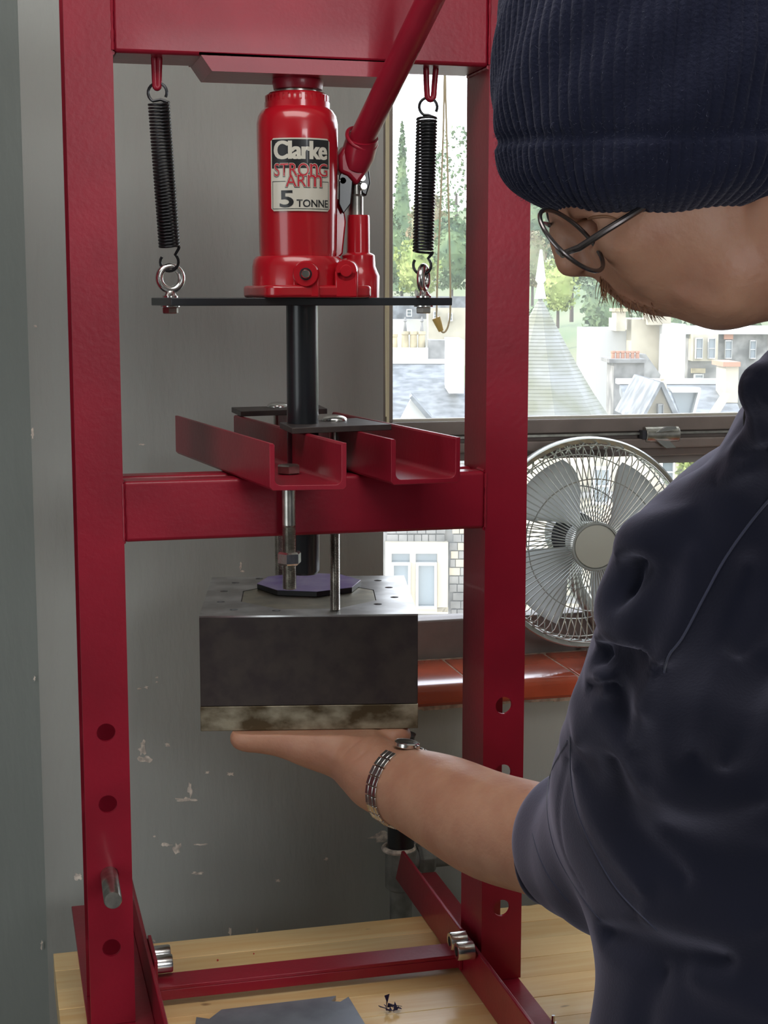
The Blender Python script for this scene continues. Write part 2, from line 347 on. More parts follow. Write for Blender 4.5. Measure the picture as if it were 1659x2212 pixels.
for (a, b) in ((zt1-0.004, ZTOP), (zy(1340, px=950), zt0+0.004)):
    MB().box((XJ-0.02, YG+0.010, a), (XR, YG+0.014, b)).build('pane', M['glass'], win)
# dark weather strip seen through the lower pane
MB().box((U(1400, 980, Y=YG)[0], YG+0.02, zy(1010)), (XR, YG+0.028, zt0)).build('weather_strip', M['frame'], win)
la = K(1430, 944, 1); YL = YG-0.028
lx0, lx1 = U(1398, 945, Y=YL)[0], U(1470, 945, Y=YL)[0]
latch = empty('window_latch', (lx0, YL, zy(945, YL)), 'grey metal sliding latch on the window crossbar above the fan', 'latch')
MB().lathe([(0.0, 0), (0.013, 0), (0.013, lx1-lx0), (0.0, lx1-lx0)], (lx0, YL+0.012, zy(945, YL)), (1, 0, 0), 16).build('barrel', M['steel'], latch, bevel=0.001)
MB().box((lx0-0.006, YL+0.004, zy(954, YL)), (lx0, YL+0.02, zy(935, YL))).build('end_clip', M['motor'], latch)
p = [U(x, y, Y=YL-0.006) for x, y in ((1419, 934), (1440, 922), (1461, 922), (1462, 927), (1444, 931))]
MB().prism(p, (0, 0.006, 0)).build('lever', M['chrome'], latch)
p = [U(x, y, Y=YL-0.006) for x, y in ((1418, 951), (1447, 953), (1461, 967), (1440, 968))]
MB().prism(p, (0, 0.006, 0)).build('lever', M['chrome'], latch)

# blind cord with yellow toggle
ZC = []; YC = YG-0.05
cord = empty('blind_cord', U(958, 700, Y=YC), 'cream looped blind cord with a small yellow toggle hanging in front of the window', 'cord')
pa = [(962, 80), (960, 170), (957, 300), (950, 480), (945, 600), (943, 690)]
pb = [(962, 80), (962, 170), (966, 330), (971, 520), (973, 660), (969, 700), (962, 716), (955, 717), (950, 708)]
def smoothpts(pts, n=6):
    out = []; P = [np.array(p, float) for p in pts]
    for i in range(len(P)-1):
        p0 = P[max(i-1, 0)]; p1 = P[i]; p2 = P[i+1]; p3 = P[min(i+2, len(P)-1)]
        for k in range(n):
            t = k/n; out.append(0.5*((2*p1)+(-p0+p2)*t+(2*p0-5*p1+4*p2-p3)*t*t+(-p0+3*p1-3*p2+p3)*t**3))
    return out+[P[-1]]
for pts in (pa, pb): MB().tube([U(q[0], q[1], Y=YC) for q in smoothpts(pts)], 0.0014, 8).build('cord_strand', M['cord'], cord)
t0, t1 = U(942, 686, Y=YC), U(953, 715, Y=YC)
MB().tube([t0, t0+(t1-t0)*.15, t1], [0.0065, 0.0065, 0.004], 14).build('toggle', M['toggle'], cord)
cord2 = MB().tube([U(x, y, Y=YW+0.08) for x, y in ((834, 60), (834, 400), (833, 700), (834, 900))], 0.0012, 8).build('blind_cord', M['cord'])
tag(cord2, 'thin straight cream cord running down the left edge of the window', 'cord')

# pipe and valve on the wall
vy = YW-0.075
def P(x, y, Y=vy): return U(x, y, Y=Y)
pipe = empty('pipe_valve', P(865, 1985), 'grey painted pipe tee with chipped chrome pipe and union nut against the wall', 'pipe')
MB().lathe([(0.019, 0), (0.019, 0.16), (0.021, 0.165)], P(866, 1830), (0, 0, 1), 28).build('chrome_pipe', M['black'], pipe)
MB().tube([P(838, 1832)+np.array([0.0165, 0.002, -.002])+0.021*np.array([math.cos(t), math.sin(t), 0]) for t in np.linspace(0, 2*math.pi, 24)[:-1]], 0.004, 8, closed=True).build('collar', M['plaster'], pipe)
MB().lathe([(0.016, -0.30), (0.016, -0.06), (0.0225, -0.055), (0.0225, 0.0), (0.019, 0.004)], P(866, 1834), (0, 0, 1), 28).build('tee_body', M['pipe'], pipe)
c = P(866, 1858); ex = np.array([1, 0, 0.02])
MB().lathe([(0.015, 0), (0.015, 0.03)], c, ex, 24).build('branch', M['pipe'], pipe)
MB().lathe([(0.019, 0.024), (0.0235, 0.028), (0.0235, 0.044), (0.019, 0.048)], c, ex, 6, 0.3).build('union_nut', M['pipe'], pipe, smooth=20, bevel=0.001)
MB().lathe([(0.0155, 0.045), (0.0155, 0.075), (0.018, 0.078), (0.018, 0.09), (0.012, 0.094), (0.012, 0.3)], c, ex, 24).build('radiator_tail', M['pipe'], pipe)

# =================================================================== THE WORKBENCH
bench = empty('workbench', (1.2, 1.3, FLOOR), 'pale maple workbench top the red press stands on', 'workbench')
yb = 1.848; y = yb; i = 0
while y > 1.46:
    w = 0.052; MB().box((0.050+0.0, y-w+0.0003, -0.042), (1.35, y-0.0003, 0.0-0.0002*(i % 2))).build('wooden_stave', M['wood'], bench, bevel=0.0006); y -= w; i += 1
for (lx, ly) in ((0.12, 1.50), (0.12, 1.76), (1.27, 1.50), (1.27, 1.76)):
    MB().box((lx-0.035, ly-0.035, FLOOR), (lx+0.035, ly+0.035, -0.042)).build('leg', M['wood'], bench, bevel=0.003)

# =================================================================== THE PRESS
YP = 1.63
XL0, XL1, XR0, XR1 = 0.0825, 0.131, 0.533, 0.582
YPB = U(1003, 1000, X=XR0)[1]          # back of the posts
press = empty('hydraulic_press', (0.33, 1.67, 0), 'red steel H-frame bench press standing on the workbench', 'press')
def gz(py, px=650, Y=YP): return U(px, py, Y=Y)[2]
HZ = [0.3375, 0.2575, 0.177, 0.094]; HR = 0.0100
def plate_with_holes(mb, x0, x1, z0, z1, y, th, holes, r):
    """front web of a post with real holes: rows of quads around each hole"""
    n = 24; xc = (x0+x1)/2; zs = sorted(holes); h = (x1-x0)/2
    for yy in (y, y+th):
        cur = z0
        for zc in zs:
            mb.add([(x0, yy, cur), (x1, yy, cur), (x1, yy, zc-h), (x0, yy, zc-h)], [(0, 1, 2, 3)])
            vs = []
            for k in range(n):
                t = 2*math.pi*(k+0.5)/n; ct, st = math.cos(t), math.sin(t); q = h/max(abs(ct), abs(st))
                vs.append((xc+q*ct, yy, zc+q*st))
            for k in range(n):
                t = 2*math.pi*(k+0.5)/n; vs.append((xc+r*math.cos(t), yy, zc+r*math.sin(t)))
            mb.add(vs, [(k, (k+1) % n, n+(k+1) % n, n+k) for k in range(n)])
            for (sx, sz) in ((1, 1), (-1, 1), (-1, -1), (1, -1)):       # the four corners of the ring's square
                a = math.atan2(sz, sx); k0 = None
                ks = sorted(range(n), key=lambda k: abs(((2*math.pi*(k+0.5)/n-a+math.pi) % (2*math.pi))-math.pi))[:2]
                mb.add([vs[ks[0]], vs[ks[1]], (xc+h*sx, yy, zc+h*sz)], [(0, 1, 2)])
            cur = zc+h
        mb.add([(x0, yy, cur), (x1, yy, cur), (x1, yy, z1), (x0, yy, z1)], [(0, 1, 2, 3)])
    for zc in zs:
        vs = [(xc+r*math.cos(2*math.pi*(k+.5)/n), yy, zc+r*math.sin(2*math.pi*(k+.5)/n)) for yy in (y, y+th) for k in range(n)]
        mb.add(vs, [(k, (k+1) % n, n+(k+1) % n, n+k) for k in range(n)])
ZP0, ZP1 = 0.0055, 1.16
for (x0, x1, lip) in ((XL0, XL1, None), (XR0, XR1, 0.030)):
    mb = MB(); th = 0.004
    plate_with_holes(mb, x0, x1, ZP0, ZP1, YP, th, HZ, HR)
    if lip: mb.box((x0, YP+th, ZP0), (x0+th, YPB-th, ZP1))
    else: mb.box((x1-th, YP+th, ZP0), (x1, YPB-th, ZP1))
    mb.box((x0, YPB-th, ZP0), (x1, YPB, ZP1))
    for zz in (ZP0, ZP1): mb.add([(x0, YP, zz), (x1, YP, zz), (x1, YP+th, zz), (x0, YP+th, zz)], [(0, 1, 2, 3)])
    for xx in (x0, x1): mb.add([(xx, YP, ZP0), (xx, YP+th, ZP0), (xx, YP+th, ZP1), (xx, YP, ZP1)], [(0, 1, 2, 3)])
    mb.build('post', M['red'], press, smooth=0, fix=False)
# top beam: box, thicker in the middle
zb = 1.0485; zb2 = gz(160, 640)
MB().box((XL1, YP+0.001, zb), (XR0, YPB-0.001, 1.16)).build('top_beam', M['red'], press, bevel=0.004)
xa, xb = U(437, 130, Y=YP)[0], U(868, 150, Y=YP)[0]
for (xx0, xx1) in ((xa, xb),):
    zz = zb+0.012
    mb = MB(); mb.prism([(xx0-0.003, YP+0.0006, zb+0.0006), (xx0-0.003, YP+0.0006, zb+0.003), (xx0+0.010, YP+0.0006, zb2), (xx1-0.010, YP+0.0006, zb2), (xx1, YP+0.0006, zb+0.001), (xx1, YP+0.0006, zb+0.0006)], (0, YPB-YP+0.006, 0))
    mb.build('beam_reinforcement', M['red'], press, bevel=0.003)
# middle crossbar
zc0, zc1 = 0.5435, 0.6085
YC0 = YP+0.0008
MB().box((XL1, YC0, zc0), (XR0, YC0+0.030, zc1)).build('crossbar', M['red'], press, bevel=0.004, seg=3)
MB().box((XL1, YPB-0.030, zc0), (XR0, YPB, zc1)).build('crossbar', M['red'], press, bevel=0.004, seg=3)
# weld beads where the beams meet the posts
def weld(pts, r=0.0022):
    out = []
    for a, b in zip(pts[:-1], pts[1:]):
        a = np.array(a); b = np.array(b); k = max(2, int(np.linalg.norm(b-a)/0.003))
        for j in range(k): out.append(a+(b-a)*j/k)
    out.append(np.array(pts[-1])); rr = [r*(0.7+0.5*random.random()) for _ in out]
    MB().tube(out, rr, 8).build('weld_bead', M['red'], press)
for x in (XL1, XR0):
    weld([(x, YP, zc0+0.002), (x, YP, zc1-0.002)], 0.0016); weld([(x, YP, zb+0.002), (x, YP, 1.15)], 0.0016)
    weld([(x, YP+0.002, zb-.0005), (x, YPB-0.004, zb-.0005)]); weld([(x, YP+0.004, zc1), (x, YP+0.028, zc1)])
    weld([(x, YP+0.002, zc0), (x, YP+0.028, zc0)])
# feet: an angle iron along each side, upright leg inside, flange outwards
def foot(xin, xout, yfar, ynear, x_chamfer=0.0):
    sgn = 1 if xout > xin else -1; th = 0.0045; h = 0.052
    mb = MB(); mb.prism([(xin, yfar, 0.0004), (xin, yfar-0.032, h), (xin, ynear, h), (xin, ynear, 0.0004)], (sgn*th, 0, 0))
    o = mb.build('foot', M['red'], press, bevel=0.001)
    MB().box((min(xin+sgn*th, xout), ynear, 0.0004), (max(xin+sgn*th, xout), yfar, 0.005)).build('foot_flange', M['red'], press, bevel=0.0008)
foot(0.5215, 0.5800, 1.982, 1.415); foot(0.1560, 0.0790, 1.982, 1.415)
# lower tie bar with bolted end plates
tb0 = (U(340, 2150, Z=0.03)[1]+U(1000, 2085, Z=0.03)[1])/2
MB().box((0.158, 1.668, 0.020), (0.519, 1.704, 0.0245)).build('tie_bar', M['red'], press, bevel=0.0008)
MB().box((0.158, 1.668, 0.008), (0.519, 1.672, 0.020)).build('tie_bar', M['red'], press, bevel=0.0008)
MB().prism([(0.5175, 1.665, 0.006), (0.5175, 1.755, 0.006), (0.5175, 1.755, 0.040), (0.5175, 1.740, 0.0575), (0.5175, 1.665, 0.0575)], (0.004, 0, 0)).build('end_plate', M['red'], press, bevel=0.0008)
MB().prism([(0.1562, 1.665, 0.006), (0.1562, 1.755, 0.006), (0.1562, 1.755, 0.040), (0.1562, 1.740, 0.0575), (0.1562, 1.665, 0.0575)], (0.004, 0, 0)).build('end_plate', M['red'], press, bevel=0.0008)
def cap_screw(c, d, r=0.0105, L=0.020, par=None):
    c = np.array(c); d = np.array(d, float)
    o = MB().lathe([(r, 0), (r, L*0.9), (r*0.93, L), (r*0.55, L), (r*0.55, L*0.55), (0.0005, L*0.55)], c, d, 28).build('cap_screw', M['chrome'], par or press)
    MB().lathe([(r*0.52, L*0.60), (r*0.52, L*0.62)], c, d, 6).build('hex_socket', M['motor'], o)
yb1 = U(975, 2033, X=0.50); yb2 = U(990, 2055, X=0.50)
cap_screw((0.5176, yb1[1], yb1[2]), (-1, 0, 0)); cap_screw((0.5176, yb2[1], yb2[2]), (-1, 0, 0))
for pz in ((1.722, 0.040), (1.700, 0.038)): cap_screw((0.1602, pz[0], pz[1]), (1, 0, 0))
# steel pin through the left post
p0 = np.array([0.1066, 1.64, 0.177]); p1 = U(244, 1945, Y=1.535)
tag(MB().lathe([(0.0094, 0), (0.0094, 0.104), (0.0085, 0.106)], p0, p1-p0, 28).build('steel_pin', M['steel'], press), 'bright steel locking pin')
# eyelets under the top beam that the springs hang from
def eyelet(px, top, bottom, half, sx=1.0, Y=YP+0.028):
    a = U(px, top, Y=Y); b = U(px, bottom, Y=Y); w = half*pxm(1.66)
    pts = []
    L = a[2]-b[2]; pts.append((a[0]-w, Y, zb)); pts.append((a[0]-w*0.9, Y, a[2]-L*0.5))
    for t in np.linspace(math.pi, 2*math.pi, 9): pts.append((a[0]+w*0.75*math.cos(t), Y, b[2]+w+w*math.sin(t)))
    pts.append((a[0]+w*0.9, Y, a[2]-L*0.5)); pts.append((a[0]+w*1.2, Y, zb))
    MB().tube(pts, 0.0033, 12).build('eyelet', M['red'], press)
    return np.array([a[0], Y, b[2]])
YE = YP+0.028
e1 = eyelet(338, 120, 190, 5, Y=YE); e2 = eyelet(930, 148, 215, 10, Y=YE)

# jack platform
zpt = U(650, 643, Y=1.63)[2]; zpb = zpt-0.0085
def zplate(): pass
pc = np.array([0.332, 1.672]); prz = R(8.0)
ca, sa = math.cos(prz), math.sin(prz)
fl = U(370, 650, Y=1.612); frr = U(981, 650, Y=1.650)
def plate_pts():
    ux = np.array([ca, sa]); uy = np.array([-sa, ca]); return ux, uy
ux, uy = plate_pts()
fl = fl[:2]; L = (frr[0]-fl[0])/ca; 
cor = [fl, fl+ux*L, fl+ux*L+uy*0.086, fl+uy*0.086]
platform = empty('jack_platform', (0.332, 1.67, zpb), 'flat black steel plate with a black ram tube that carries the jack', 'platform')
MB().prism([(q[0], q[1], zpb) for q in cor], (0, 0, 0.0085)).build('plate', M['black'], platform, bevel=0.0008)
JX, JY = 0.3275, 1.672
zram = U(655, 1244, Y=JY-0.015)[2]
MB().lathe([(0.0150, zram), (0.0175, zram+0.004), (0.0175, zpb)], (U(654, 900, Y=JY)[0], JY, 0), (0, 0, 1), 40).build('ram_tube', M['black'], platform)
# eye bolts
def eyebolt(px, py, yaw, Y, label, grp=None):
    base = U(px, 642, Y=Y); base[2] = zpt; c = U(px, py, Y=Y)
    t = empty('eye_bolt', base, label, 'eye bolt', 'eye bolts on the jack platform')
    r = 0.0125; ring = [(c[0]+r*math.cos(a)*math.cos(yaw), c[1]+r*math.cos(a)*math.sin(yaw), zpt+0.021+r*math.sin(a)) for a in np.linspace(0, 2*math.pi, 33)[:-1]]
    MB().tube(ring, 0.0042, 12, closed=True).build('ring', M['chrome'], t)
    MB().lathe([(0.0085, 0.0), (0.0085, 0.002), (0.0055, 0.005), (0.0045, 0.007)], base, (0, 0, 1), 20).build('shoulder', M['chrome'], t)
    MB().lathe([(0.0105, 0.0), (0.0105, 0.0015)], base-np.array([0, 0, 0.0100]), (0, 0, 1), 24).build('washer', M['chrome'], t)
    MB().lathe([(0.0080, 0), (0.0088, 0.001), (0.0088, 0.006), (0.0080, 0.007)], base-np.array([0, 0, 0.0172]), (0, 0, 1), 6, 0.2).build('nut', M['steel'], t, smooth=20)
    return c
YB1, YB2 = 1.690, 1.650
b1 = eyebolt(368, 600, R(10), YB1, 'zinc eye bolt at the left end of the black jack plate')
b2 = eyebolt(915, 600, R(58), YB2, 'zinc eye bolt at the right end of the black jack plate, seen nearly edge on')
# springs
def spring(top, a, b, bot, rc, rw, coils, label):
    top, a, b, bot = map(lambda v: np.array(v, float), (top, a, b, bot))
    d = b-a; Ln = np.linalg.norm(d); d = d/Ln; u = np.array(RT)-d*(np.array(RT)@d); u /= np.linalg.norm(u); w = np.cross(d, u)
    t = empty('coil_spring', a, label, 'spring', 'return springs of the press')
    pts = []
    n = coils*14
    for i in range(n+1):
        s_ = i/n; th = 2*math.pi*coils*s_; pts.append(a+d*Ln*s_+rc*(u*math.cos(th)+w*math.sin(th)))
    MB().tube(pts, rw, 6).build('coils', M['spring'], t, fix=False, smooth=180)
    hr = 0.0098
    hook = [a+rc*u, a-d*0.003+u*rc*0.2]
    c = top+np.array([0, 0, -0.0015])
    for ang in np.linspace(-120, 150, 16): hook.append(c-hr*0.0+hr*np.array([0, 0, 1])*0+hr*(u*-math.cos(R(ang+60))*1.0+np.array([0, 0, 1])*math.sin(R(ang+60))))
    MB().tube(hook[:2]+hook[2:], rw*1.05, 8).build('hook', M['spring'], t)
    hook = [b-rc*u*0+rc*u, b+d*0.002+u*rc*0.9]
    c = bot
    for ang in np.linspace(50, -215, 16): hook.append(c+hr*(u*math.cos(R(ang))+np.array([0, 0, 1])*math.sin(R(ang))))
    MB().tube(hook, rw*1.05, 8).build('hook', M['spring'], t)
YS1 = YE; 
s1t = U(340, 197, Y=YE); s1a = U(343, 222, Y=YE); s1b = U(366, 535, Y=YB1-0.006); s1c = U(366, 566, Y=YB1-0.004)
s2t = U(925, 228, Y=YE); s2a = U(922, 255, Y=YE); s2b = U(914, 545, Y=YB2); s2c = U(912, 573, Y=YB2)
spring(s1t, s1a, s1b, s1c, 0.0105, 0.0015, 44, 'black coil spring hanging left of the jack from the top beam')
spring(s2t, s2a, s2b, s2c, 0.0105, 0.0015, 42, 'black coil spring hanging in front of the window right of the jack')

# ------------------------------------------------------------------ bottle jack
jack = empty('bottle_jack', (JX, JY, zpt), 'glossy red 5 tonne bottle jack with a printed label on the black plate', 'jack')
def jz(py): return U(643, py, Y=JY-0.03)[2]
kj = pxm(U(643, 400, Y=JY)@FW-CAM@FW)
JX = U(643, 400, Y=JY)[0]
def rr(px): return px*kj
MB().lathe([(rr(82), jz(556)), (rr(84), jz(545)), (rr(87), jz(300)), (rr(87), jz(262)), (rr(84), jz(245)), (rr(77), jz(233)), (rr(70), jz(228)), (rr(70), jz(222)), (rr(70), jz(215))], (JX, JY, 0), (0, 0, 1), 96).build('cylinder', M['jack_red'], jack)
MB().lathe([(rr(66), jz(222)), (rr(67), jz(210)), (rr(64), jz(204)), (rr(64), jz(198)), (rr(60), jz(194)), (rr(40), jz(194))], (JX, JY, 0), (0, 0, 1), 80).build('top_nut', M['jack_red'], jack)
mb = MB()
for k in range(36):
    t = 2*math.pi*k/36; mb.obox((JX+rr(66)*math.cos(t), JY+rr(66)*math.sin(t), (jz(215)+jz(202))/2), 0.0012*np.array([math.cos(t), math.sin(t), 0]), 0.0016*np.array([-math.sin(t), math.cos(t), 0]), (0, 0, 0.004))
mb.build('knurling', M['jack_red'], jack)
MB().lathe([(rr(42), jz(200)), (rr(42), jz(180))], (JX, JY, 0), (0, 0, 1), 48).build('piston', M['steel'], jack)
mb = MB()
prof = [(rr(44), jz(188)), (rr(52), jz(186)), (rr(55), jz(170)), (rr(53), jz(160)), (rr(60), jz(158)), (rr(60), zb2+0.0002)]
mb.lathe(prof, (JX+0.001, JY, 0), (0, 0, 1), 48).build('saddle', M['red'], jack)
# cast base: rounded body with corner lugs
def rbox(cx, cy, hx, hy, z0, z1, rad, n=6, rz=prz, taper=1.0):
    pts = []
    for (sx, sy, a0) in ((1, 1, 0), (-1, 1, 90), (-1, -1, 180), (1, -1, 270)):
        for k in range(n+1):
            a = R(a0+90*k/n); pts.append((sx*(hx-rad)+rad*math.cos(a), sy*(hy-rad)+rad*math.sin(a)))
    c_, s_ = math.cos(rz), math.sin(rz); vs = []
    for z, k in ((z0, 1.0), (z1, taper)):
        vs += [(cx+k*(x*c_-y*s_), cy+k*(x*s_+y*c_), z) for x, y in pts]
    m_ = len(pts); fs = [tuple(range(m_))[::-1], tuple(range(m_, 2*m_))]+[(i, (i+1) % m_, m_+(i+1) % m_, m_+i) for i in range(m_)]
    return vs, fs
zb0 = zpt+0.0001
bcx = U(662, 600, Y=JY)[0]
mb = MB(); v_, f_ = rbox(bcx, JY-0.002, rr(121), rr(100), zb0, zb0+0.013, 0.016); mb.add(v_, f_)
base = mb.build('base', M['jack_red'], jack, bevel=0.003, seg=3)
mb = MB(); mb.lathe([(rr(100), zb0), (rr(99), jz(575)), (rr(96), jz(560)), (rr(91), jz(553)), (rr(82), jz(551))], (JX-0.0005, JY, 0), (0, 0, 1), 64)
mb.build('base_collar', M['jack_red'], base)
# boss with release valve screw and a blind boss
def boss(px, py, r, proj, label=None, hole=None):
    c = U(px, py, Y=JY-0.050); n_ = -FH
    n_ = np.array([n_[0]*math.cos(0.0), n_[1], 0]); n_ = n_/np.linalg.norm(n_)
    c0 = c-n_*0.016
    o = MB().lathe([(r*1.12, 0), (r*1.02, 0.012), (r, 0.016+proj-0.003), (r*0.9, 0.016+proj)], c0, n_, 36).build('boss', M['jack_red'], base)
    mb = MB(); bx = np.array([n_[1], -n_[0], 0]); mb.obox((c0[0]+n_[0]*.009, c0[1]+n_[1]*.009, (zb0+c0[2])/2), bx*r*1.02, n_*0.009, (0, 0, (c0[2]-zb0)/2)); mb.build('boss_web', M['jack_red'], base, bevel=0.002)
    return c0+n_*(0.016+proj), n_
c1, n1 = boss(661, 592, rr(28), 0.006)
MB().lathe([(rr(13), -0.004), (rr(13), 0.0006), (rr(10.5), 0.0008), (rr(10.5), -0.002)], c1, n1, 24).build('valve_seat', M['black'], base)
MB().lathe([(rr(9), -0.004), (rr(9), 0.0035), (rr(7.5), 0.0045)], c1, n1, 20).build('release_screw', M['chrome'], base)
c2_, n2 = boss(748, 585, rr(24), 0.002)
MB().lathe([(rr(13), 0), (rr(13), 0.0012), (rr(11.5), 0.0018)], c2_, n2, 24).build('plug', M['jack_red'], base)
# pump column
PX, PY = U(772, 560, Y=JY+0.012)[0], JY+0.012
def pz(py): return U(772, py, Y=PY)[2]
MB().lathe([(rr(47), zb0), (rr(47), pz(596)), (rr(42), pz(585)), (rr(38), pz(575)), (rr(37), pz(552)), (rr(33), pz(549)), (rr(26), pz(546)), (rr(25), pz(470)), (rr(24), pz(465)), (rr(15), pz(464))], (PX+0.001, PY, 0), (0, 0, 1), 40).build('pump_body', M['jack_red'], jack)
MB().lathe([(rr(17), pz(468)), (rr(17), pz(425)), (rr(13), pz(420)), (rr(13), pz(388))], (PX-0.002, PY, 0), (0, 0, 1), 32).build('pump_piston', M['steel'], jack)
# bridge link casting between cylinder and pump
p = [U(x, y, Y=JY+0.006) for x, y in ((730, 560), (741, 548), (748, 480), (742, 430), (722, 430), (722, 560))]
MB().prism(p, (0, 0.010, 0)).build('link_post', M['jack_red'], jack, bevel=0.002)
# pivot links, pins, socket
for dy in (-0.014, 0.012):
    p = [U(x, y, Y=PY+dy) for x, y in ((733, 380), (742, 362), (764, 372), (758, 440), (742, 462), (732, 440))]
    MB().prism(p, (0, 0.004, 0)).build('pivot_link', M['black'], jack, bevel=0.001)
p = [U(x, y, Y=PY+0.004) for x, y in ((775, 380), (797, 360), (801, 395), (792, 425), (781, 418), (776, 400))]
MB().prism(p, (0, 0.014, 0)).build('pivot_link', M['black'], jack, bevel=0.002)
for x, y in ((741, 390), (783, 384), (786, 402)):
    c = U(x, y, Y=PY-0.014); MB().lathe([(0.0035, 0), (0.0042, 0.003), (0.0042, 0.030)], c, (0, 1, 0), 14).build('pivot_pin', M['chrome'], jack)
sk0 = U(762, 372, Y=PY-0.004); sk1 = U(779, 306, Y=PY-0.016); sk2 = U(787, 286, Y=PY-0.018)
ax_ = sk2-sk0; 
mb = MB().tube([sk0-ax_*0.10, sk0+ax_*0.1, sk0+ax_*0.45, sk0+ax_*0.75, sk1+ax_*0.10], [0.006, 0.0155, 0.0185, 0.0178, 0.0180], 28)
mb.build('handle_socket', M['red'], jack)
p = [U(x, y, Y=PY-0.018) for x, y in ((732, 335), (748, 310), (775, 330), (798, 345), (800, 362), (772, 402), (752, 380), (733, 372))]
MB().prism(p, (0, 0.026, 0)).build('socket_cheek', M['red'], jack, bevel=0.005, seg=3)
hd = U(945, -30, Y=PY-0.165)-U(783, 300, Y=PY-0.018); hd /= np.linalg.norm(hd)
q = U(783, 297, Y=PY-0.018)
ring = []
uu = np.cross(hd, [0, 1, 0]); uu /= np.linalg.norm(uu); vv = np.cross(hd, uu)
for t in np.linspace(0, 2*math.pi, 33)[:-1]: ring.append(q-hd*0.002+0.0172*(uu*math.cos(t)+vv*math.sin(t)))
MB().tube(ring, 0.0022, 10, closed=True).build('socket_lip', M['red'], jack)
handle = MB().tube([q-hd*0.03, q+hd*0.1, q+hd*0.30], [0.0140, 0.0140, 0.0140], 32).build('pump_handle', M['red'])
tag(handle, 'red round lever tube rising to the right out of the jack socket', 'lever')

# label on the cylinder
LR = rr(87)+0.0004
zl0, zl1 = jz(457), jz(300)
phi0 = math.atan2(-FH[1], -FH[0]); xc_l = (656.0-643)/87
ang_c = phi0+math.asin(xc_l)
def bend(x, z, off=0.0):
    a = ang_c+x/LR; return (JX+(LR+off)*math.cos(a), JY+(LR+off)*math.sin(a), z)
LWID = 0.0695; LH = zl1-zl0; LCZ = (zl0+zl1)/2
def patch(name, x0, x1, z0, z1, off, m_, parent, rad=0.0, nx=20):
    mb = MB(); vs = []; 
    xs = np.linspace(x0, x1, nx+1)
    for x in xs:
        c = 0
        if rad:
            dx = min(x-x0, x1-x)
            if dx < rad: c = rad-math.sqrt(max(0, rad*rad-(rad-dx)**2))
        vs += [bend(x, z0+c, off), bend(x, z1-c, off)]
    fs = [(2*i, 2*i+2, 2*i+3, 2*i+1) for i in range(nx)]
    mb.add(vs, fs); return mb.build(name, m_, parent, fix=False, smooth=60)
lab = patch('label', -LWID/2, LWID/2, zl0, zl1, 0.0, M['cream'], jack, 0.003)
zmid = zl1-LH*0.415
patch('label_panel', -LWID/2+0.0015, LWID/2-0.0015, zmid, zl1-0.0015, 0.0001, M['ink'], lab)
mb = MB()
def strip(x0, x1, z0, z1, off=0.0002):
    xs = np.linspace(x0, x1, max(2, int(abs(x1-x0)/0.003)+2)); vs = []
    for x in xs: vs += [bend(x, z0, off), bend(x, z1, off)]
    mb.add(vs, [(2*i, 2*i+2, 2*i+3, 2*i+1) for i in range(len(xs)-1)])
bx0, bx1 = -LWID/2+0.002, LWID/2-0.002; bz0, bz1 = zl0+0.002, zl1-LH*0.59; lw = 0.0006
strip(bx0, bx1, bz0, bz0+lw); strip(bx0, bx0+lw, bz0, bz1); strip(bx1-lw, bx1, bz0, bz1); strip(bx0, -0.017, bz1-lw, bz1); strip(0.024, bx1, bz1-lw, bz1)
mb.build('label_border', M['ink'], lab, fix=False)
def text_on_label(name, body, cx, cz, width, height, m_, off, embolden=0.0, shear=0.0, space=1.0):
    cu = bpy.data.curves.new('t', 'FONT'); cu.body = body; cu.size = 1.0; cu.offset = embolden; cu.align_x = 'CENTER'; cu.shear = shear; cu.resolution_u = 4; cu.space_character = space
    ob = bpy.data.objects.new('t', cu); sc.collection.objects.link(ob)
    dg = bpy.context.evaluated_depsgraph_get(); dg.update()
    me = bpy.data.meshes.new_from_object(ob.evaluated_get(dg)); bpy.data.objects.remove(ob)
    bm = bmesh.new(); bm.from_mesh(me)
    bmesh.ops.triangulate(bm, faces=bm.faces)
    for _ in range(2):
        ed = [e for e in bm.edges if abs(e.verts[0].co.x-e.verts[1].co.x) > 0.12]
        if ed: bmesh.ops.subdivide_edges(bm, edges=ed, cuts=1)
    bm.to_mesh(me); bm.free()
    co = np.array([v.co[:] for v in me.vertices]); mn = co.min(0); mx = co.max(0); e2 = 2*embolden*0
    for v in me.vertices:
        x = (v.co.x-(mn[0]+mx[0])/2)/(mx[0]-mn[0])*width+cx; z = (v.co.y-(mn[1]+mx[1])/2)/(mx[1]-mn[1])*height+cz
        v.co = bend(x, z, off)
    me.materials.clear(); me.materials.append(m_)
    o = bpy.data.objects.new(name, me); sc.collection.objects.link(o); setp(o, lab); return o
def lz(f): return zl1-LH*f
for dx_ in (-0.0007, -0.00035, 0.0, 0.00035, 0.0007): text_on_label('lettering', 'Clarke', dx_, lz(0.165), 0.0600, LH*0.255, M['cream'], 0.0003+abs(dx_)*0.02, 0.018, space=0.95)
for (body, cx, f, w, h) in (('STRO', -0.0110, 0.435, 0.0375, 0.175), ('n', 0.0135, 0.435, 0.0088, 0.170), ('G', 0.0248, 0.435, 0.0115, 0.175), ('AR', -0.0060, 0.585, 0.0215, 0.165), ('m', 0.0145, 0.585, 0.0165, 0.165)):
    text_on_label('lettering', body, cx, lz(f), w+0.0022, LH*h+0.0020, M['ink'], 0.0004, 0.036)
    text_on_label('lettering', body, cx, lz(f), w+0.0010, LH*h+0.0009, M['cream'], 0.0005, 0.020)
    text_on_label('lettering', body, cx, lz(f), w, LH*h, M['inkred'], 0.0006, 0.003)
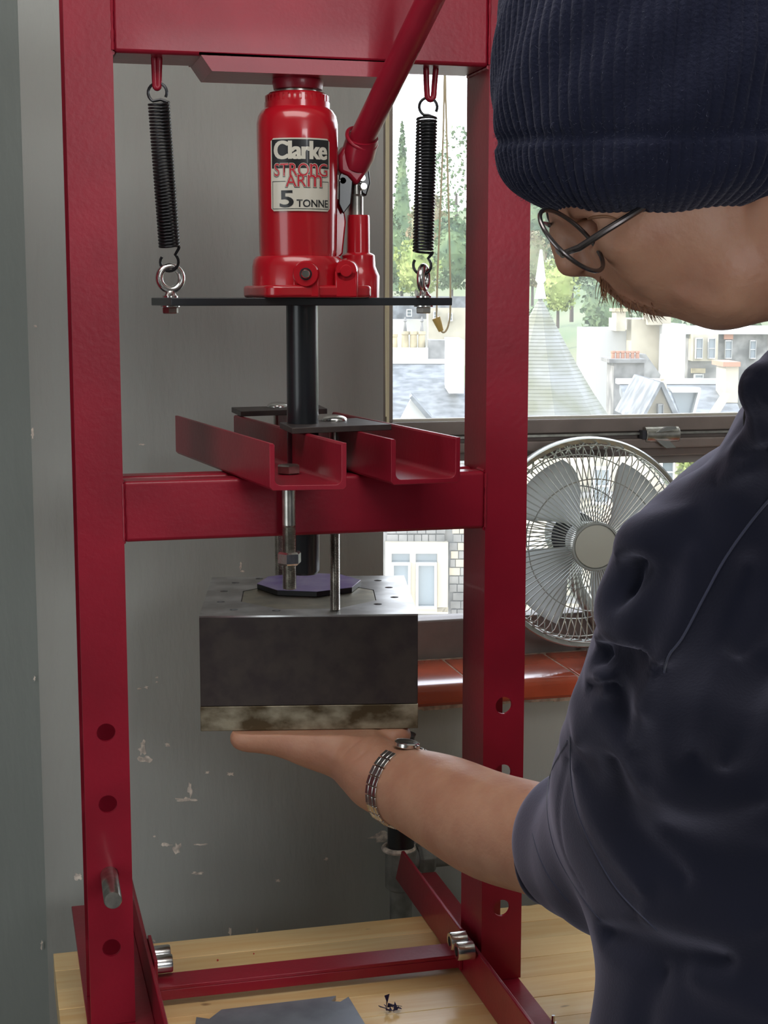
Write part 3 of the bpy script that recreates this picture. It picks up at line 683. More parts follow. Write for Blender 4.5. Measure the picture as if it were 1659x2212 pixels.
text_on_label('lettering', '5', -0.0165, lz(0.835), 0.0150, LH*0.235, M['ink'], 0.0003, 0.012)
text_on_label('lettering', '5', -0.0160, lz(0.835), 0.0150, LH*0.235, M['ink'], 0.00035, 0.012)
text_on_label('lettering', 'TONNE', 0.0130, lz(0.895), 0.0370, LH*0.105, M['ink'], 0.0003, 0.018)

# =================================================================== PRESS BED: two channels, bridging plates, bolts
zbar = zc1+0.0006
def channel(nearL, nearR, zc_b, direc, length, name, label, h=0.0475, th=0.0052, group='loose press channels'):
    """U section open to the top; nearL / nearR = the two lower corners of the near end"""
    a = np.array(nearL); b = np.array(nearR); wv = b-a; W = np.linalg.norm(wv); wv = wv/W; up = np.array([0, 0, 1.0]); rad = 0.006
    prof = [(0, h), (0, 0.003), (0.003, 0), (W-0.003, 0), (W, 0.003), (W, h), (W-th*0.75, h), (W-th, h-0.002), (W-th, th+rad)]
    for k in range(1, 5):
        t = R(90*k/4); prof.append((W-th-rad+rad*math.cos(t), th+rad-rad*math.sin(t)))
    for k in range(0, 5):
        t = R(90*k/4); prof.append((th+rad-rad*math.sin(t), th+rad-rad*math.cos(t)))
    prof += [(th, h-0.002), (th*0.75, h)]
    root = empty(name, a, label, 'steel channel', group)
    MB().prism([a+wv*x+up*z for x, z in prof], np.array(direc)*length).build('channel_section', M['red'], root, smooth=30, bevel=0.0005)
    return a, wv, W
def Uz(x, y, z): return U(x, y, Z=z)
z0c = zbar
n1a, n1b = Uz(583, 1060, z0c), Uz(749, 1058, z0c)
dir_c = Uz(391, 893, z0c+0.0475)-Uz(593, 951, z0c+0.0475); Lc = np.linalg.norm(dir_c); dir_c /= Lc
channel(n1a, n1b, z0c, dir_c, Lc, 'steel_channel', 'left red steel U channel lying askew across the press crossbar')
n2a, n2b = Uz(845, 1048, z0c), Uz(994, 1042, z0c)
channel(n2a, n2b, z0c, dir_c, Lc*0.98, 'steel_channel', 'right red steel U channel lying askew across the press crossbar')
zft = z0c+0.0475
print('channels', n1a, n1b, n2a, n2b, dir_c, Lc)
def bridging(corners_px, label):
    q = [Uz(x, y, zft+0.006) for x, y in corners_px]; q = [np.array([a[0], a[1], zft+0.0003]) for a in q]
    root = empty('bridging_plate', sum(q)/4, label, 'steel plate', 'plates bridging the two channels')
    MB().prism(q, (0, 0, 0.0065)).build('flat_bar', M['steel_dark'], root, bevel=0.0006)
    return sum(q)/4
cf = bridging([(631, 926), (846, 918), (770, 904), (604, 914)], 'front dark steel strap laid across both red channels under a domed bolt')
cr = bridging([(520, 890), (707, 884), (690, 876), (500, 881)], 'rear dark steel strap laid across the channels behind the black ram')
block_top = None

# die block held in the hand
DB = 1.50
xf, yf = Uz(722, 908, zft+0.007)[:2]
zt = U(722, 1317, Y=yf)[2]-0.0006
b0 = U(430, 1331, Z=zt); b1_ = U(903, 1326, Z=zt); b2_ = U(851, 1242, Z=zt); b3_ = U(453, 1248, Z=zt)
zbm = (U(431, 1527, Y=b0[1])[2]+U(903, 1521, Y=b1_[1])[2])/2
zbb = (U(432, 1584, Y=b0[1])[2]+U(903, 1569, Y=b1_[1])[2])/2
print('block', b0, b1_, b2_, b3_, zt, zbm, zbb)
wv = b1_-b0; W = np.linalg.norm(wv); wv /= W; dv = np.array([-wv[1], wv[0], 0]); D_ = ((b3_-b0)@dv+(b2_-b1_)@dv)/2
die = empty('die_block', (b0+b1_)/2-np.array([0, 0, 0.1]), 'square dark steel die block with a bright drilled top, held up on a palm', 'die block')
def dp(u, v, z): return b0+wv*u+dv*v+np.array([0, 0, z-zt])
# body with drilled holes: top plate built with an array of real recesses
def block_part(name, z0, z1, m_, par, ins=0.0, bevel=0.0008):
    q = [dp(ins, ins, z0), dp(W-ins, ins, z0), dp(W-ins, D_-ins, z0), dp(ins, D_-ins, z0)]
    return MB().prism(q, (0, 0, z1-z0)).build(name, m_, par, bevel=bevel)
body_ = block_part('block_body', zbm+0.0004, zt-0.002, M['steel_dark'], die)
block_part('base_plate', zbb, zbm, M['steel_rust'], die, -0.0004)
# top skin with holes
bm_ = bmesh.new()
def uv_of(x, y):
    p_ = U(x, y, Z=zt)-b0; return p_@wv, p_@dv
holes = [(509, 1259), (484, 1277), (477, 1300), (505, 1317), (597, 1319), (816, 1254), (840, 1269), (852, 1290), (816, 1305), (738, 1249), (560, 1250)]
huv = [uv_of(*h) for h in holes]
outer = [(0, 0), (W, 0), (W, D_), (0, D_)]
oct_px = [(512, 1308), (520, 1270), (600, 1252), (760, 1252), (815, 1290), (770, 1307), (690, 1318)]
ring_sets = []
def ring_pts(c, r, n=16): return [(c[0]+r*math.cos(2*math.pi*k/n), c[1]+r*math.sin(2*math.pi*k/n)) for k in range(n)]
cu = bpy.data.curves.new('c', 'CURVE'); cu.dimensions = '2D'; cu.fill_mode = 'BOTH'; cu.extrude = 0.001
def addspl(pts):
    s_ = cu.splines.new('POLY'); s_.points.add(len(pts)-1); s_.use_cyclic_u = True
    for k, p_ in enumerate(pts): s_.points[k].co = (p_[0], p_[1], 0, 1)
addspl(outer)
HRD = 0.0050
for h in huv: addspl(ring_pts(h, HRD))
CU, CV = W*0.5, D_*0.47
octo = [(CU+0.087*math.cos(R(22.5+45*k))*1.0, CV+0.087*math.sin(R(22.5+45*k))) for k in range(8)]
addspl(octo)
tmp = bpy.data.objects.new('t', cu); sc.collection.objects.link(tmp); dg = bpy.context.evaluated_depsgraph_get(); dg.update()
me = bpy.data.meshes.new_from_object(tmp.evaluated_get(dg)); bpy.data.objects.remove(tmp)
for v in me.vertices: v.co = dp(v.co.x, v.co.y, zt-0.001+v.co.z)
me.materials.clear(); me.materials.append(M['steel_top'])
tp = bpy.data.objects.new('top_plate', me); sc.collection.objects.link(tp); setp(tp, die)
tag(tp, 'bright ground steel top plate with screw holes')
for h in huv: MB().lathe([(HRD*0.98, 0), (HRD*0.98, 0.0004)], dp(h[0], h[1], zt-0.0022), (0, 0, 1), 16).build('screw_hole', M['motor'], die)
q = [dp(CU+(a-CU)*0.985, CV+(b-CV)*0.985, zt-0.0022) for a, b in octo]
MB().prism(q, (0, 0, 0.0018)).build('octagonal_insert', M['brassy'], die, bevel=0.0003)
# purple octagonal disc
pc_ = uv_of(668, 1267); zd = zt+0.0001
disc = empty('purple_disc', dp(pc_[0], pc_[1], zd), 'octagonal disc with purple top and dark edge lying on the steel die block', 'disc')
rd = 0.0650
o8 = [(pc_[0]+rd*math.cos(R(8+45*k)), pc_[1]-0.004+rd*math.sin(R(8+45*k))) for k in range(8)]
MB().prism([dp(a, b, zd) for a, b in o8], (0, 0, 0.0062)).build('disc_body', M['dark_wax'], disc, bevel=0.0004)
MB().prism([dp(a, b, zd+0.0062) for a, b in o8], (0, 0, 0.0006)).build('disc_face', M['purple'], disc, bevel=0.0002)

# bolts ---------------------------------------------------------------
def thread(a, b, r, pitch=0.0013):
    a = np.array(a); b = np.array(b); L = np.linalg.norm(b-a); n = int(L/pitch); prof = []
    for k in range(n): prof += [(r*0.88, k*pitch), (r, k*pitch+pitch*0.5)]
    prof.append((r*0.88, L)); return MB().lathe(prof, a, b-a, 20)
def hanging_bolt(name, x, y, ztop, zsh, zbot, r, label, head, cat='bolt', group='long steel bolts of the puller'):
    t = empty(name, (x, y, zbot), label, cat, group)
    MB().rod((x, y, zsh), (x, y, ztop), r).build('shank', M['steel'], t)
    thread((x, y, zbot), (x, y, zsh), r).build('thread', M['steel'], t, smooth=15)
    if head == 'dome':
        rd_ = 0.0145; prof = [(0.0145, 0)]+[(rd_*math.cos(R(a)), 0.0010+0.0056*math.sin(R(a))) for a in (0, 15, 30, 45, 60, 75, 88)]
        MB().lathe(prof, (x, y, ztop), (0, 0, 1), 36).build('domed_head', M['chrome'], t)
        MB().box((x-0.006, y-0.006, ztop-0.010), (x+0.006, y+0.006, ztop-0.0068)).build('square_neck', M['steel'], t)
    else:
        MB().lathe([(r*1.45, 0), (r*1.75, 0.0012), (r*1.75, 0.0085), (r*1.45, 0.0098)], (x, y, ztop), (0, 0, 1), 6, 0.35).build('hex_head', M['steel'], t, smooth=20)
    return t
zpl = zft+0.007
hanging_bolt('coach_bolt', xf, yf, zpl, U(722, 1112, Y=yf)[2], zt+0.0004, rr(11.5), 'long domed bolt in front, reaching down to the top of the die block', 'dome')
p3 = Uz(601, 872, zpl+0.004)
zq = U(608, 1247, Y=p3[1])[2]
hanging_bolt('coach_bolt', p3[0], p3[1], zpl, U(608, 1150, Y=p3[1])[2], zq, 0.0065, 'domed bolt at the rear, mostly hidden behind the black ram', 'dome')
hb = U(625, 1024, Z=z0c+0.0056); 
hbx, hby = hb[0], hb[1]+0.004
zt_ = U(625, 1134, Y=hby)[2]; zb_ = U(623, 1272, Y=hby)[2]
hbt = hanging_bolt('hex_bolt', hbx, hby, z0c+0.0056, zt_, zb_, rr(15.5)*hby/1.66, 'thick hex bolt with a nut hanging from the left channel above the purple disc', 'hex')
zn = U(624, 1219, Y=hby)[2]; zn1 = U(624, 1191, Y=hby)[2]
rn = rr(27)*hby/1.66
nut = MB().lathe([(rn*0.86, zn), (rn, zn+0.002), (rn, zn1-0.002), (rn*0.86, zn1)], (hbx, hby, 0), (0, 0, 1), 6, 0.12).build('hex_nut', M['chrome'], hbt, smooth=20)
print('bolts', xf, yf, hbx, hby)

# loose things on the bench --------------------------------------------
q = [U(x, y, Z=0.006) for x, y in ((424, 2196), (452, 2200), (478, 2180), (713, 2152), (726, 2150), (716, 2162), (735, 2163), (753, 2152), (800, 2230), (860, 2330), (400, 2360))]
tag(MB().prism([(a[0], a[1], 0.0003) for a in q], (0, 0, 0.0055)).build('steel_sheet', M['plate'], bevel=0.0004), 'blue-grey steel plate with notched corners lying flat on the bench', 'plate')
mb = MB(); c = U(842, 2177, Z=0.004)
for k in range(11):
    a = random.random()*6.28; r1 = 0.0055*random.random()+0.001; base_ = np.array([c[0]+r1*math.cos(a), c[1]+r1*math.sin(a), 0.0006+0.007*random.random()])
    d1 = np.array([random.gauss(0, 1), random.gauss(0, 1), abs(random.gauss(0, .8))]); d1 *= 0.011/np.linalg.norm(d1)
    d2 = np.array([random.gauss(0, 1), random.gauss(0, 1), abs(random.gauss(0, .8))]); d2 *= 0.007/np.linalg.norm(d2)
    mb.prism([base_, base_+d1, base_+d1*0.6+d2], (0.0003, 0.0003, 0.0004))
tag(mb.build('crumpled_shaving', M['foil'], smooth=0), 'small crumpled dark purple shaving lying on the bench', 'scrap')
for (x, y, s_, wh_) in ((362, 2097, 5, 'largest, nearest the left post'), (470, 2074, 4, 'behind the tie bar, second from the left post'), (496, 2107, 4, 'closest to the tie bar'), (548, 2060, 3, 'farthest right of the four')):
    c = U(x, y, Z=0.0006); w = s_*pxm(1.8)
    k_ = MB().prism([(c[0]-w/2, c[1]-w, 0.0003), (c[0]+w/2, c[1]-w*.6, 0.0003), (c[0]+w/2, c[1]+w, 0.0003), (c[0]-w*.3, c[1]+w*.8, 0.0003)], (0, 0, 0.0006)).build('paint_flake', M['chip'], smooth=0)
    tag(k_, 'tiny red paint flake on the worktop, '+wh_, 'flake', 'red paint flakes on the worktop')
c = U(1195, 2208, Z=0.004)
bl = empty('small_screw', (c[0], c[1], 0), 'small steel screw standing on the bench beside the person', 'screw')
MB().lathe([(0.004, 0.0004), (0.004, 0.004)], (c[0], c[1], 0), (0, 0, 1), 6).build('screw_head', M['chrome'], bl)
MB().lathe([(0.002, 0.004), (0.002, 0.012)], (c[0], c[1], 0), (0, 0, 1), 10).build('screw_shank', M['chrome'], bl)
# =================================================================== DESK FAN ON THE SILL
fc = U(1278, 1176, Y=2.13)
fan = empty('desk_fan', (fc[0], 2.15, ZS), 'silver wire-caged desk fan standing on the tiled sill', 'fan')
fn = Vector((-0.10, -1, 0.02)).normalized(); fu = Vector((0, 0, 1)); fx = fn.cross(fu).normalized(); fu = fx.cross(fn).normalized()
if fx.x < 0: fx = -fx
fn_, fx_, fu_ = map(np.array, (fn, fx, fu)); FR = 231*pxm((fc-CAM)@FW); RH = 52*pxm((fc-CAM)@FW)
def fp(r, a, t): return fc+fx_*r*math.cos(a)+fu_*r*math.sin(a)+fn_*t
def fring(r, t, w, nn=72): return ([fp(r, a, t) for a in np.linspace(0, 2*math.pi, nn+1)[:-1]], w)
mb = MB()
NW = 84
for k in range(NW):
    a = 2*math.pi*k/NW; pts = []
    for f in (0.0, 0.25, 0.5, 0.75, 0.9, 0.985, 1.0):
        rad_ = RH+(FR*0.93-RH)*f; pts.append(fp(rad_, a+0.10*f, 0.020-0.012*f*f-(0.030 if f == 1.0 else (0.010 if f > .98 else 0))))
    mb.tube(pts, 0.0009, 5)
for r_, t_ in ((FR*0.62, 0.012), (FR*0.93, 0.004)):
    p_, w_ = fring(r_, t_-0.002, 0.0009); mb.tube(p_, w_, 5, closed=True)
mb.build('front_grille', M['fan'], fan, fix=False, smooth=60)
mb = MB()
for k in range(72):
    a = 2*math.pi*k/72; pts = [fp(FR*0.985, a, -0.035), fp(FR*0.95, a-.02, -0.062), fp(FR*0.80, a-0.06, -0.080), fp(RH*1.1, a-0.22, -0.085)]
    mb.tube(pts, 0.0009, 5)
for r_, t_ in ((FR*0.95, -0.062), (FR*0.8, -0.08), (FR*0.5, -0.083)):
    p_, w_ = fring(r_, t_, 0.0011); mb.tube(p_, w_, 5, closed=True)
mb.build('rear_grille', M['fan'], fan, fix=False, smooth=60)
MB().lathe([(FR*0.945, -0.036), (FR*0.99, -0.038), (FR*1.0, -0.030), (FR*1.0, -0.014), (FR*0.985, -0.009), (FR*0.945, -0.012), (FR*0.945, -0.036)], fc, fn_, 96, cap=False).build('outer_band', M['fan'], fan)
mb = MB()
for k in range(46):
    a = 2*math.pi*k/46; mb.tube([fp(FR*0.945, a, -0.012), fp(FR*0.90, a+0.10, 0.006)], 0.0013, 5)
mb.build('clip_wires', M['fan'], fan, fix=False)
badge = MB().lathe([(RH*1.02, 0.012), (RH*1.04, 0.020), (RH*1.0, 0.0245), (RH*0.93, 0.0245), (RH*0.91, 0.022), (0.001, 0.0225)], fc, fn_, 64).build('badge_ring', M['fan'], fan)
MB().lathe([(RH*0.90, 0.0226), (RH*0.88, 0.0236), (0.001, 0.0240)], fc, fn_, 64).build('badge_face', M['badge'], badge)
MB().lathe([(0.0005, 0.004), (0.024, 0.002), (0.030, -0.010), (0.030, -0.040)], fc, fn_, 40).build('blade_hub', M['blade'], fan)
for k in range(4):
    a0 = R(28+90*k); vs = []; nr, na = 8, 8
    for i in range(nr+1):
        f = i/nr; r_ = 0.026+(FR*0.82-0.026)*f
        for j in range(na+1):
            g = j/na-0.5; wd = (0.30+0.62*math.sin(min(1, f*1.15)*math.pi*0.62))*(1 if f < .92 else .88)
            vs.append(fp(r_, a0+g*wd*1.15+f*0.25, -0.022+g*0.030*(1-0.45*f)))
    fs = [(i*(na+1)+j, i*(na+1)+j+1, (i+1)*(na+1)+j+1, (i+1)*(na+1)+j) for i in range(nr) for j in range(na)]
    b_ = MB().add(vs, fs).build('fan_blade', M['blade'], fan, smooth=80); so = b_.modifiers.new('s', 'SOLIDIFY'); so.thickness = 0.0016
MB().lathe([(0.030, -0.086), (0.038, -0.092), (0.040, -0.125), (0.034, -0.150), (0.016, -0.158)], fc, fn_, 36).build('motor_housing', M['motor'], fan)
bzc = fc-fn_*0.115
bq = U(1400, 1430, Z=ZS)
MB().tube([bzc+np.array([0, 0, -0.03]), (bzc[0]+.01, bzc[1], ZS+0.10), (bq[0]-0.02, bzc[1]-0.01, ZS+0.014)], [0.016, 0.013, 0.012], 16).build('stand_neck', M['fan'], fan)
mb = MB(); cz = ZS+0.0075
l0 = U(1272, 1402, Y=bzc[1]-0.04); l1 = U(1302, 1446, Z=cz)
mb.tube([l0, l0+(l1-l0)*.8, l1, l1+np.array([0.10, -0.005, 0]), l1+np.array([0.17, 0.03, 0]), l1+np.array([0.17, 0.085, 0]), l1+np.array([0.03, 0.085, 0])], 0.0045, 10); mb.build('base_loop', M['fan'], fan)
for fo in (0.02, 0.14):
    MB().lathe([(0.0075, 0), (0.0075, 0.003)], (l1[0]+fo, l1[1]-0.002, ZS+0.0003), (0, 0, 1), 14).build('rubber_foot', M['motor'], fan)
f0 = U(1143, 1400, Z=ZS+0.002)
MB().box((f0[0]-0.012, f0[1]-0.006, ZS+0.0003), (f0[0]+0.006, f0[1]+0.006, ZS+0.008)).build('rubber_foot', M['motor'], fan)

# =================================================================== THE TOWN OUTSIDE (true sizes, far away)
EX = np.array([RT[0], RT[1], 0.0]); EY = FH.copy(); EZ = np.array([0, 0, 1.0])
GROUND = -15.0
def E(px, py, d):                            # point seen at px,py at horizontal distance d
    r_ = ray(px, py); return CAM+r_*(d/(r_@EY))
def slab(mb, x0, x1, y0, y1, d, depth):       # upright block: photo columns and rows of its near face, distance and depth
    a = E(x0, y1, d); b = E(x1, y0, d); h = (b[2]-a[2])/2; w = ((b-a)@EX)/2
    c = (a+EX*w+EZ*h)+EY*depth/2; c[2] = a[2]+h; return mb.obox(c, EX*w, EY*depth/2, EZ*h)
def part(name, m_, root, x0, x1, y0, y1, d, depth, bevel=0): return slab(MB(), x0, x1, y0, y1, d, depth).build(name, m_, root, bevel=bevel, smooth=0)
def windowset(root, x0, x1, y0, y1, d, frame='white', bars=1, sash=True):
    w = x1-x0; t = max(2.0, w*0.13); f = MB()
    slab(f, x0, x0+t, y0, y1, d-0.12, 0.2); slab(f, x1-t, x1, y0, y1, d-0.12, 0.2); slab(f, x0+t, x1-t, y0, y0+t, d-0.12, 0.2); slab(f, x0+t, x1-t, y1-t, y1, d-0.12, 0.2)
    if sash: slab(f, x0+t, x1-t, (y0+y1)/2-t/3, (y0+y1)/2+t/3, d-0.10, 0.15)
    o = f.build('window_frame', M[frame], root, smooth=0)
    slab(MB(), x0+t*.8, x1-t*.8, y0+t*.8, y1-t*.8, d-0.05, 0.05).build('pane', M['paneglass'], o, smooth=0)
def house(name, px, d, label, group=None):
    p_ = E(px, 900, d); return empty(name, (p_[0], p_[1], GROUND), label, 'building', group)
def prismE(root, name, m_, pts, d, depth, parent=None):
    q_ = [E(x, y, d) for x, y in pts]; return MB().prism(q_, EY*depth).build(name, m_, parent or root, smooth=0)

# ground and wooded hill
mb = MB(); vs = []; fs = []; nx_, ny_ = 40, 24
for j in range(ny_):
    dd = 18+j*9.0
    for i in range(nx_):
        xx = -70+i*4.2; hgt = GROUND+(0 if dd < 70 else (dd-70)*0.19+1.5*math.sin(i*0.7)+1.2*math.cos(j*1.1+i*.3))
        p_ = EX*(xx+dd*0.06)+EY*dd; vs.append((p_[0], p_[1], hgt))
for j in range(ny_-1):
    for i in range(nx_-1): fs.append((j*nx_+i, j*nx_+i+1, (j+1)*nx_+i+1, (j+1)*nx_+i))
MB().add(vs, fs).build('hillside_ground', M['hill'], smooth=60)
bpy.data.objects['hillside_ground']['kind'] = 'structure'
def tree(px, ptop, pbot, wpx, d, m_, label, kind='round', group='trees on the hill'):
    top = E(px, ptop, d); bot = E(px, pbot, d); h = top[2]-bot[2]; w = wpx*d/FPX
    t = empty('leafy_tree', bot, label, 'tree', group)
    MB().tube([bot-np.array([0, 0, h*.15]), bot+np.array([0, 0, h*0.5])], [w*0.05, w*0.03], 8).build('trunk', M['bark'], t)
    vs = []; fs = []; n = 1000 if kind != 'bare' else 420
    ls = 0.05*max(w, 1.5)
    for k in range(n):
        f = random.random(); th = random.random()*6.283
        if kind == 'cone': rad_ = w/2*(1-f)**0.8*(0.45+0.55*random.random()); zz = f
        else:
            zz = 0.15+0.85*f; rad_ = w/2*math.sqrt(max(0.02, 1-((zz-0.55)/0.5)**2))*(0.5+0.5*random.random())*(1+.25*math.sin(3*th+6*zz))
        c_ = bot+np.array([rad_*math.cos(th), rad_*math.sin(th), zz*h])
        u_ = np.random.normal(size=3); u_ /= np.linalg.norm(u_); v2 = np.cross(u_, np.random.normal(size=3)); v2 /= np.linalg.norm(v2)
        s2 = ls*(0.6+0.9*random.random()); o_ = len(vs); vs += [c_-u_*s2, c_+v2*s2*.7, c_+u_*s2, c_-v2*s2*.7]; fs.append((o_, o_+1, o_+2, o_+3))
    mb = MB().add(vs, fs)
    if kind == 'cone': mb.lathe([(w*0.42, h*0.03), (w*0.28, h*0.4), (w*0.02, h*0.93)], bot, (0, 0, 1), 10)
    elif kind == 'round': mb.ellipsoid(bot+np.array([0, 0, h*0.56]), (w*.40, w*.40, h*.38), 12, 8, .2)
    mb.build('foliage', m_, t, smooth=0, fix=False)
tree(868, 262, 640, 76, 120, M['leaf1'], 'tall dark pointed conifer at the left edge of the window', 'cone')
tree(925, 420, 620, 90, 105, M['leaf3'], 'russet autumn tree behind the lower half of the right spring')
tree(985, 275, 560, 90, 125, M['leaf1'], 'tall thin-crowned tree right of the blind cord', 'bare')
tree(950, 330, 560, 80, 135, M['leaf1'], 'grey-green tall tree directly behind the right spring', 'bare')
tree(900, 520, 650, 95, 88, M['leaf2'], 'lime green round tree left of the eye bolt')
tree(975, 470, 650, 100, 95, M['leaf1'], 'dark green round tree right of the eye bolt')
tree(845, 470, 640, 70, 99, M['leaf1'], 'green bush at the window edge above the cream chimney pots')
tree(1165, 300, 600, 110, 115, M['leaf1'], 'high green tree beside the right press post, behind the glasses')
tree(1235, 420, 660, 95, 112, M['leaf1'], 'green tree behind the tip of the nose')
tree(1205, 560, 690, 80, 84, M['leaf2'], 'bright lime tree just below the nose')
tree(1165, 660, 800, 60, 62, M['leaf1'], 'olive bush between the press post and the stone spire')
tree(1310, 590, 760, 120, 100, M['leaf1'], 'green tree behind the moustache')
tree(1420, 640, 780, 120, 104, M['leaf1'], 'green trees below the chin, over the cream gables')
tree(1560, 620, 760, 150, 110, M['leaf1'], 'wide green tree behind the slate tenement')
tree(1150, 500, 640, 70, 98, M['leaf3'], 'yellowing tree low beside the right press post')

# conical spire with slate courses
d = 24.0
sp = E(1238, 640, d); spb = E(1238, 990, d); spire = empty('stone_spire', (sp[0], sp[1]+3.0, GROUND), 'pale conical slated spire seen through the dusty pane right of the post', 'spire')
sc0 = np.array([sp[0], sp[1]+1.7, spb[2]])+EX*0.08; Hs = sp[2]-spb[2]; Rb = 205*d/FPX
prof = []; nc = 44
for k in range(nc):
    f0 = k/nc; f1 = (k+1)/nc; fl_ = 1+0.18*(1-f0)**3
    prof += [(Rb*(1-f0)*fl_*0.92+0.012, Hs*f0), (Rb*(1-f1)*fl_*0.92, Hs*f1)]
MB().lathe(prof, sc0, (0, 0, 1), 10, 0.2).build('slate_cone', M['moss'], spire, smooth=25)
MB().lathe([(Rb*1.02, -12), (Rb*1.02, -0.05)], sc0, (0, 0, 1), 20).build('tower_drum', M['stone'], spire)
MB().lathe([(0.10, 0), (0.05, 0.25), (0.09, 0.3), (0.02, 0.8)], sc0+np.array([0, 0, Hs*0.985]), (0, 0, 1), 10).build('finial', M['white'], spire)

# roof and chimney seen left of the right post
h1 = house('slate_roof_house', 920, 42, 'house with mottled slate roof and four buff chimney pots left of the right post')
slab(MB(), 800, 1010, 905, 1100, 42, 10).build('wall', M['stone'], h1, smooth=0)
q_ = [E(790, 960, 39), E(1012, 960, 39), E(1000, 785, 46), E(790, 785, 46)]
MB().prism(q_, (0, 0, -0.25)).build('roof_slope', M['slate'], h1, smooth=0)
part('ridge', M['white'], h1, 790, 1003, 776, 786, 45.9, 0.5)
part('chimney_stack', M['white'], h1, 845, 925, 752, 778, 46, 1.2); part('chimney_stack', M['stone'], h1, 925, 966, 735, 776, 46.2, 1.2)
for k, x in enumerate((853, 875, 893, 911)):
    p_ = E(x, 755, 46.6); h_ = (755-(716 if k else 722))*46.6/FPX; w_ = (8.5 if k else 6)*46.6/FPX
    MB().lathe([(w_, 0), (w_*.85, h_*0.8), (w_*1.1, h_*0.83), (w_*1.0, h_)], p_, (0, 0, 1), 14).build('chimney_pot', M['buff'], h1)
    if k in (1, 3): MB().lathe([(w_*.5, h_), (w_*.2, h_*1.5), (w_*.5, h_*1.55), (w_*.1, h_*1.8)], p_, (0, 0, 1), 10).build('chimney_cowl', M['stone'], h1)
part('gable_wall', M['white'], h1, 970, 1003, 735, 850, 41, 3)
prismE(h1, 'dormer', M['white'], [(866, 905), (888, 862), (930, 905)], 37.5, 0.4); prismE(h1, 'dormer_roof', M['slate'], [(885, 860), (890, 855), (935, 905), (922, 905)], 37.2, 1.5)
h2 = house('pale_terrace', 930, 62, 'pale hazy terrace with small windows behind the blind cord toggle')
part('wall', M['creamstone'], h2, 925, 1010, 665, 790, 62, 8); part('wall', M['white'], h2, 800, 925, 690, 790, 64, 8)
part('roof', M['slate'], h2, 920, 1010, 640, 667, 62.5, 8); part('roof', M['slate'], h2, 800, 922, 640, 692, 65, 6)
for x0, x1, y0, y1 in ((936, 946, 672, 690), (968, 978, 676, 694), (960, 970, 728, 744), (878, 890, 668, 684)): windowset(h2, x0, x1, y0, y1, 61.9 if x0 > 900 else 63.8)
# cream gables in the middle
h3 = house('cream_gabled_house', 1400, 50, 'sunlit cream and white gabled house behind the spire')
part('wall', M['white'], h3, 1285, 1365, 712, 900, 50, 5); part('wall', M['creamstone'], h3, 1360, 1440, 690, 900, 49, 5); part('wall', M['white'], h3, 1432, 1482, 700, 900, 48, 6)
part('chimney_stack', M['creamstone'], h3, 1331, 1352, 670, 715, 49, 1); part('chimney_stack', M['creamstone'], h3, 1400, 1450, 668, 702, 48.5, 1)
part('chimney_cap', M['buff'], h3, 1328, 1356, 666, 673, 48.9, 1.2); part('chimney_cap', M['buff'], h3, 1396, 1454, 662, 670, 48.3, 1.4)
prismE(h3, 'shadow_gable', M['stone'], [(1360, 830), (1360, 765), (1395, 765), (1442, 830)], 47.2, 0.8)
h4 = house('terracotta_pot_chimney', 1350, 38, 'grey chimney stack topped by a row of six terracotta pots')
part('stack', M['stone'], h4, 1322, 1392, 782, 1000, 38, 1.2); part('stack_cap', M['stone'], h4, 1316, 1396, 776, 784, 37.9, 1.5)
for k in range(6):
    p_ = E(1324+k*10.5, 777, 38.4); MB().lathe([(0.055, 0), (0.045, 0.16), (0.060, 0.17), (0.055, 0.22)], p_, (0, 0, 1), 12).build('chimney_pot', M['terracotta'], h4)
# dormered slate roof below
h5 = house('gable_dormer_house', 1440, 33, 'slate roof with white ridge and a pointed cream stone dormer')
q_ = [E(1395, 985, 31), E(1640, 985, 31), E(1575, 829, 36), E(1338, 829, 36)]
MB().prism(q_, (0, 0, -0.2)).build('roof_slope', M['slate'], h5, smooth=0)
part('ridge', M['white'], h5, 1335, 1560, 819, 830, 35.9, 0.4)
part('wall', M['stone'], h5, 1380, 1660, 985, 1100, 31.3, 5)
dg_ = prismE(h5, 'dormer_gable', M['creamstone'], [(1388, 912), (1388, 905), (1429, 832), (1464, 905), (1464, 912)], 30.2, 0.4)
p_ = E(1430, 836, 30.4); MB().lathe([(0.10, -0.1), (0.09, 0.08), (0.03, 0.12), (0.05, 0.16), (0.005, 0.34)], p_, (0, 0, 1), 10).build('finial', M['creamstone'], h5)
prismE(h5, 'dormer_roof', M['slate'], [(1380, 912), (1427, 826), (1431, 826), (1429, 834), (1390, 908)], 30.0, 3.2)
prismE(h5, 'dormer_roof', M['slate'], [(1429, 826), (1433, 826), (1474, 912), (1462, 912), (1429, 836)], 30.0, 3.2)
windowset(h5, 1421, 1434, 873, 906, 30.15, 'stone', sash=False)
prismE(h5, 'lead_flat', M['paneglass'], [(1452, 848), (1512, 848), (1496, 905), (1474, 905)], 31.4, 0.2)
prismE(h5, 'roof_hip', M['white'], [(1446, 838), (1514, 838), (1514, 848), (1452, 848)], 31.2, 0.3); prismE(h5, 'roof_hip', M['white'], [(1508, 848), (1514, 848), (1498, 908), (1492, 908)], 31.2, 0.3)
prismE(h5, 'skew', M['creamstone'], [(1530, 908), (1570, 850), (1580, 852), (1545, 908)], 30.8, 0.4)
part('chimney_stack', M['creamstone'], h5, 1566, 1596, 790, 870, 34.5, 1); part('chimney_cap', M['terracotta'], h5, 1562, 1600, 782, 792, 34.4, 1.2)
